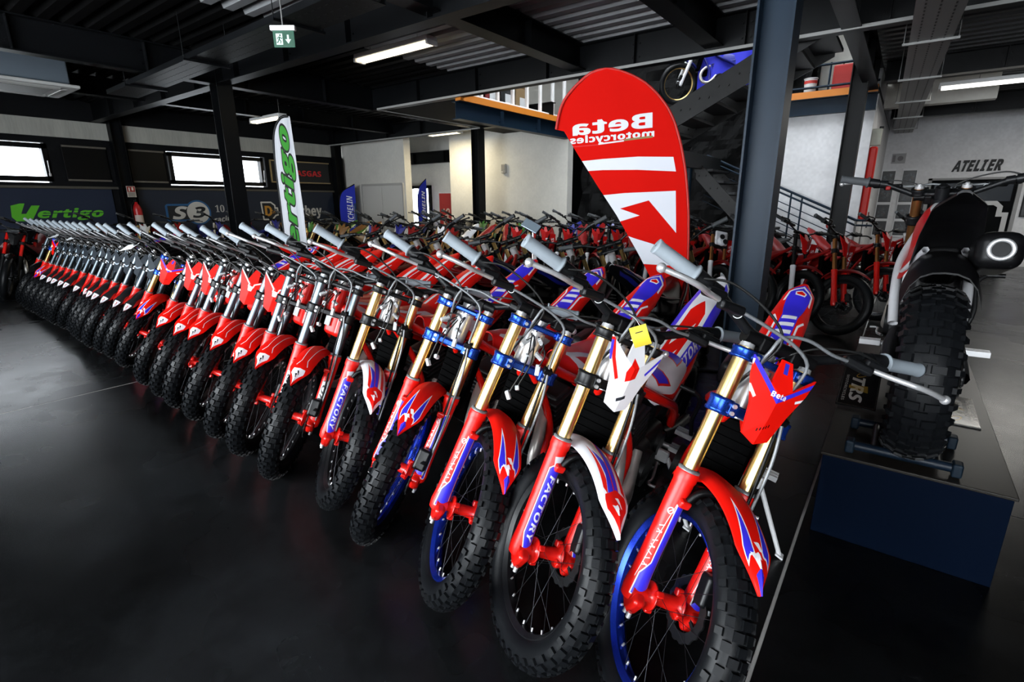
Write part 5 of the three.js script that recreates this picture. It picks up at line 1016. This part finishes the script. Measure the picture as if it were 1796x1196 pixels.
const far = (m, extra) => ({ rim: M.blackMetal, lower: M.blackMetal, lug: M.blackMetal, tube: m.tube, clamp: M.blackMetal, fender: m.plate === M.orangePlastic ? M.blackPlastic : m.plate, mask: m.plate, tank: m.plate, rear: m.plate, frame: m.frame, hub: M.blackMetal, grip: M.gripDark, ...extra });
const colour = m => m.plate === M.green ? 'green' : m.plate === M.bluePlastic ? 'blue' : m.plate === M.whitePlastic ? 'white' : m.plate === M.blackPlastic ? 'black' : m.plate === M.orangePlastic ? 'orange-plated' : 'dark red';
function crowd(n, at, where, group) {
  const seen = {};
  for (let k = 0; k < n; k++) { const m = mixes[(k * 3 + (k >> 2)) % mixes.length], c = colour(m); seen[c] = (seen[c] || 0) + 1; makeBike(thing('trial_bike', ORD[seen[c] - 1] + c + ' trial bike from the right ' + where, 'motorcycle', 0, 0, 0, 0, group), far(m), at(k), 2); }
}
crowd(11, k => [-5.3 - k * 0.42, -5.2 - (k % 2) * 0.22, -80 + (k % 4) * 6, 10 + (k % 3) * 2, 25 - (k % 5) * 8], 'in the packed middle row', 'bikes in the packed middle row');
crowd(13, k => [-2.3 - k * 0.45, -7.05 - (k % 2) * 0.24, -75 + (k % 4) * 8, 9 + (k % 3) * 2, 20 - (k % 5) * 8], 'in the row before the plain back wall', 'bikes in the rear row');
crowd(7, k => [-10.7 + (k % 2) * 0.05, -2.7 - k * 0.62, -8 + (k % 3) * 5, 10, 20 - (k % 3) * 10], 'under the navy sponsor boards', 'bikes under the sponsor boards');
// row back to back with the front row
for (let k = 0; k < 8; k++) {
  const dk = k < 3, o = thing('trial_bike', dk ? ORD[k] + 'blue-striped black trial bike from the right behind the front row' : ORD[k - 3] + 'red-tailed trial bike from the right, back to back with the front row', 'motorcycle', 0, 0, 0, 0, dk ? 'blue striped bikes behind the front row' : 'red-tailed bikes behind the front row');
  makeBike(o, { rim: M.blackMetal, lower: M.blackMetal, lug: M.blackMetal, tube: M.gold, clamp: M.blackMetal, fender: M.blackPlastic, tank: dk ? M.blackPlastic : M.darkRed, rear: dk ? P.rearDark : P.rearEvo, frame: dk ? M.blackMetal : M.darkRed, hub: M.blackMetal, grip: M.gripDark }, [-1.2 - k * 0.5, -4.3 + (k % 2) * 0.18, 92, 12, 20], 2);
}
// bikes beyond the far end of the front row, upper-floor bike
[['red trial bike with red fork guards cut by the left edge of the picture', -9.75, -0.95], ['red trial bike beyond the far end of the front row, second from the left edge', -9.75, -1.35], ['dark red trial bike farthest left under the green-lettered board', -10.3, -1.6]].forEach(([l, x, z], k) =>
  makeBike(thing('trial_bike', l, 'motorcycle', 0, 0, 0, 0, 'bikes past the far end of the front row'), { ...gas, panel: null, mask: M.blackPlastic, lower: M.blackMetal, lug: M.blackMetal, tube: M.redMetal, fender: M.blackPlastic, frame: M.blackMetal }, [x, z, -32 + k * 4, 12, 10], 2));
makeBike(thing('trial_bike', 'blue and white trial bike with gold rim on the upper floor', 'motorcycle'), { ...far(mixes[2]), lower: M.whitePlastic, rim: M.gold, tube: M.whitePlastic }, [-3.15, -8.5, -150, 6, 10], 2, 2.72);
// mirror left of the teardrop flag
{
  const t = thing('rear_mirror', 'pale tilted mirror on a white stem left of the teardrop flag', 'mirror', -1.53, 0.98, -2.2, R(20));
  mesh('glass', [rbox(0.1, 0.05, 0.008, 0.003, 0, 0.17, 0, -0.6, 0, -0.5)], std([0.3, 0.38, 0.45], 0.15, 0.6), t); mesh('shell', [rbox(0.104, 0.054, 0.012, 0.005, 0.002, 0.168, -0.008, -0.6, 0, -0.5)], M.blackPlastic, t); mesh('stem', [cyl(V(0.01, 0, 0), V(0.01, 0.16, 0), 0.004, 0.004, 8)], M.whitePlastic, t);
}
renderer.render(scene, camera);
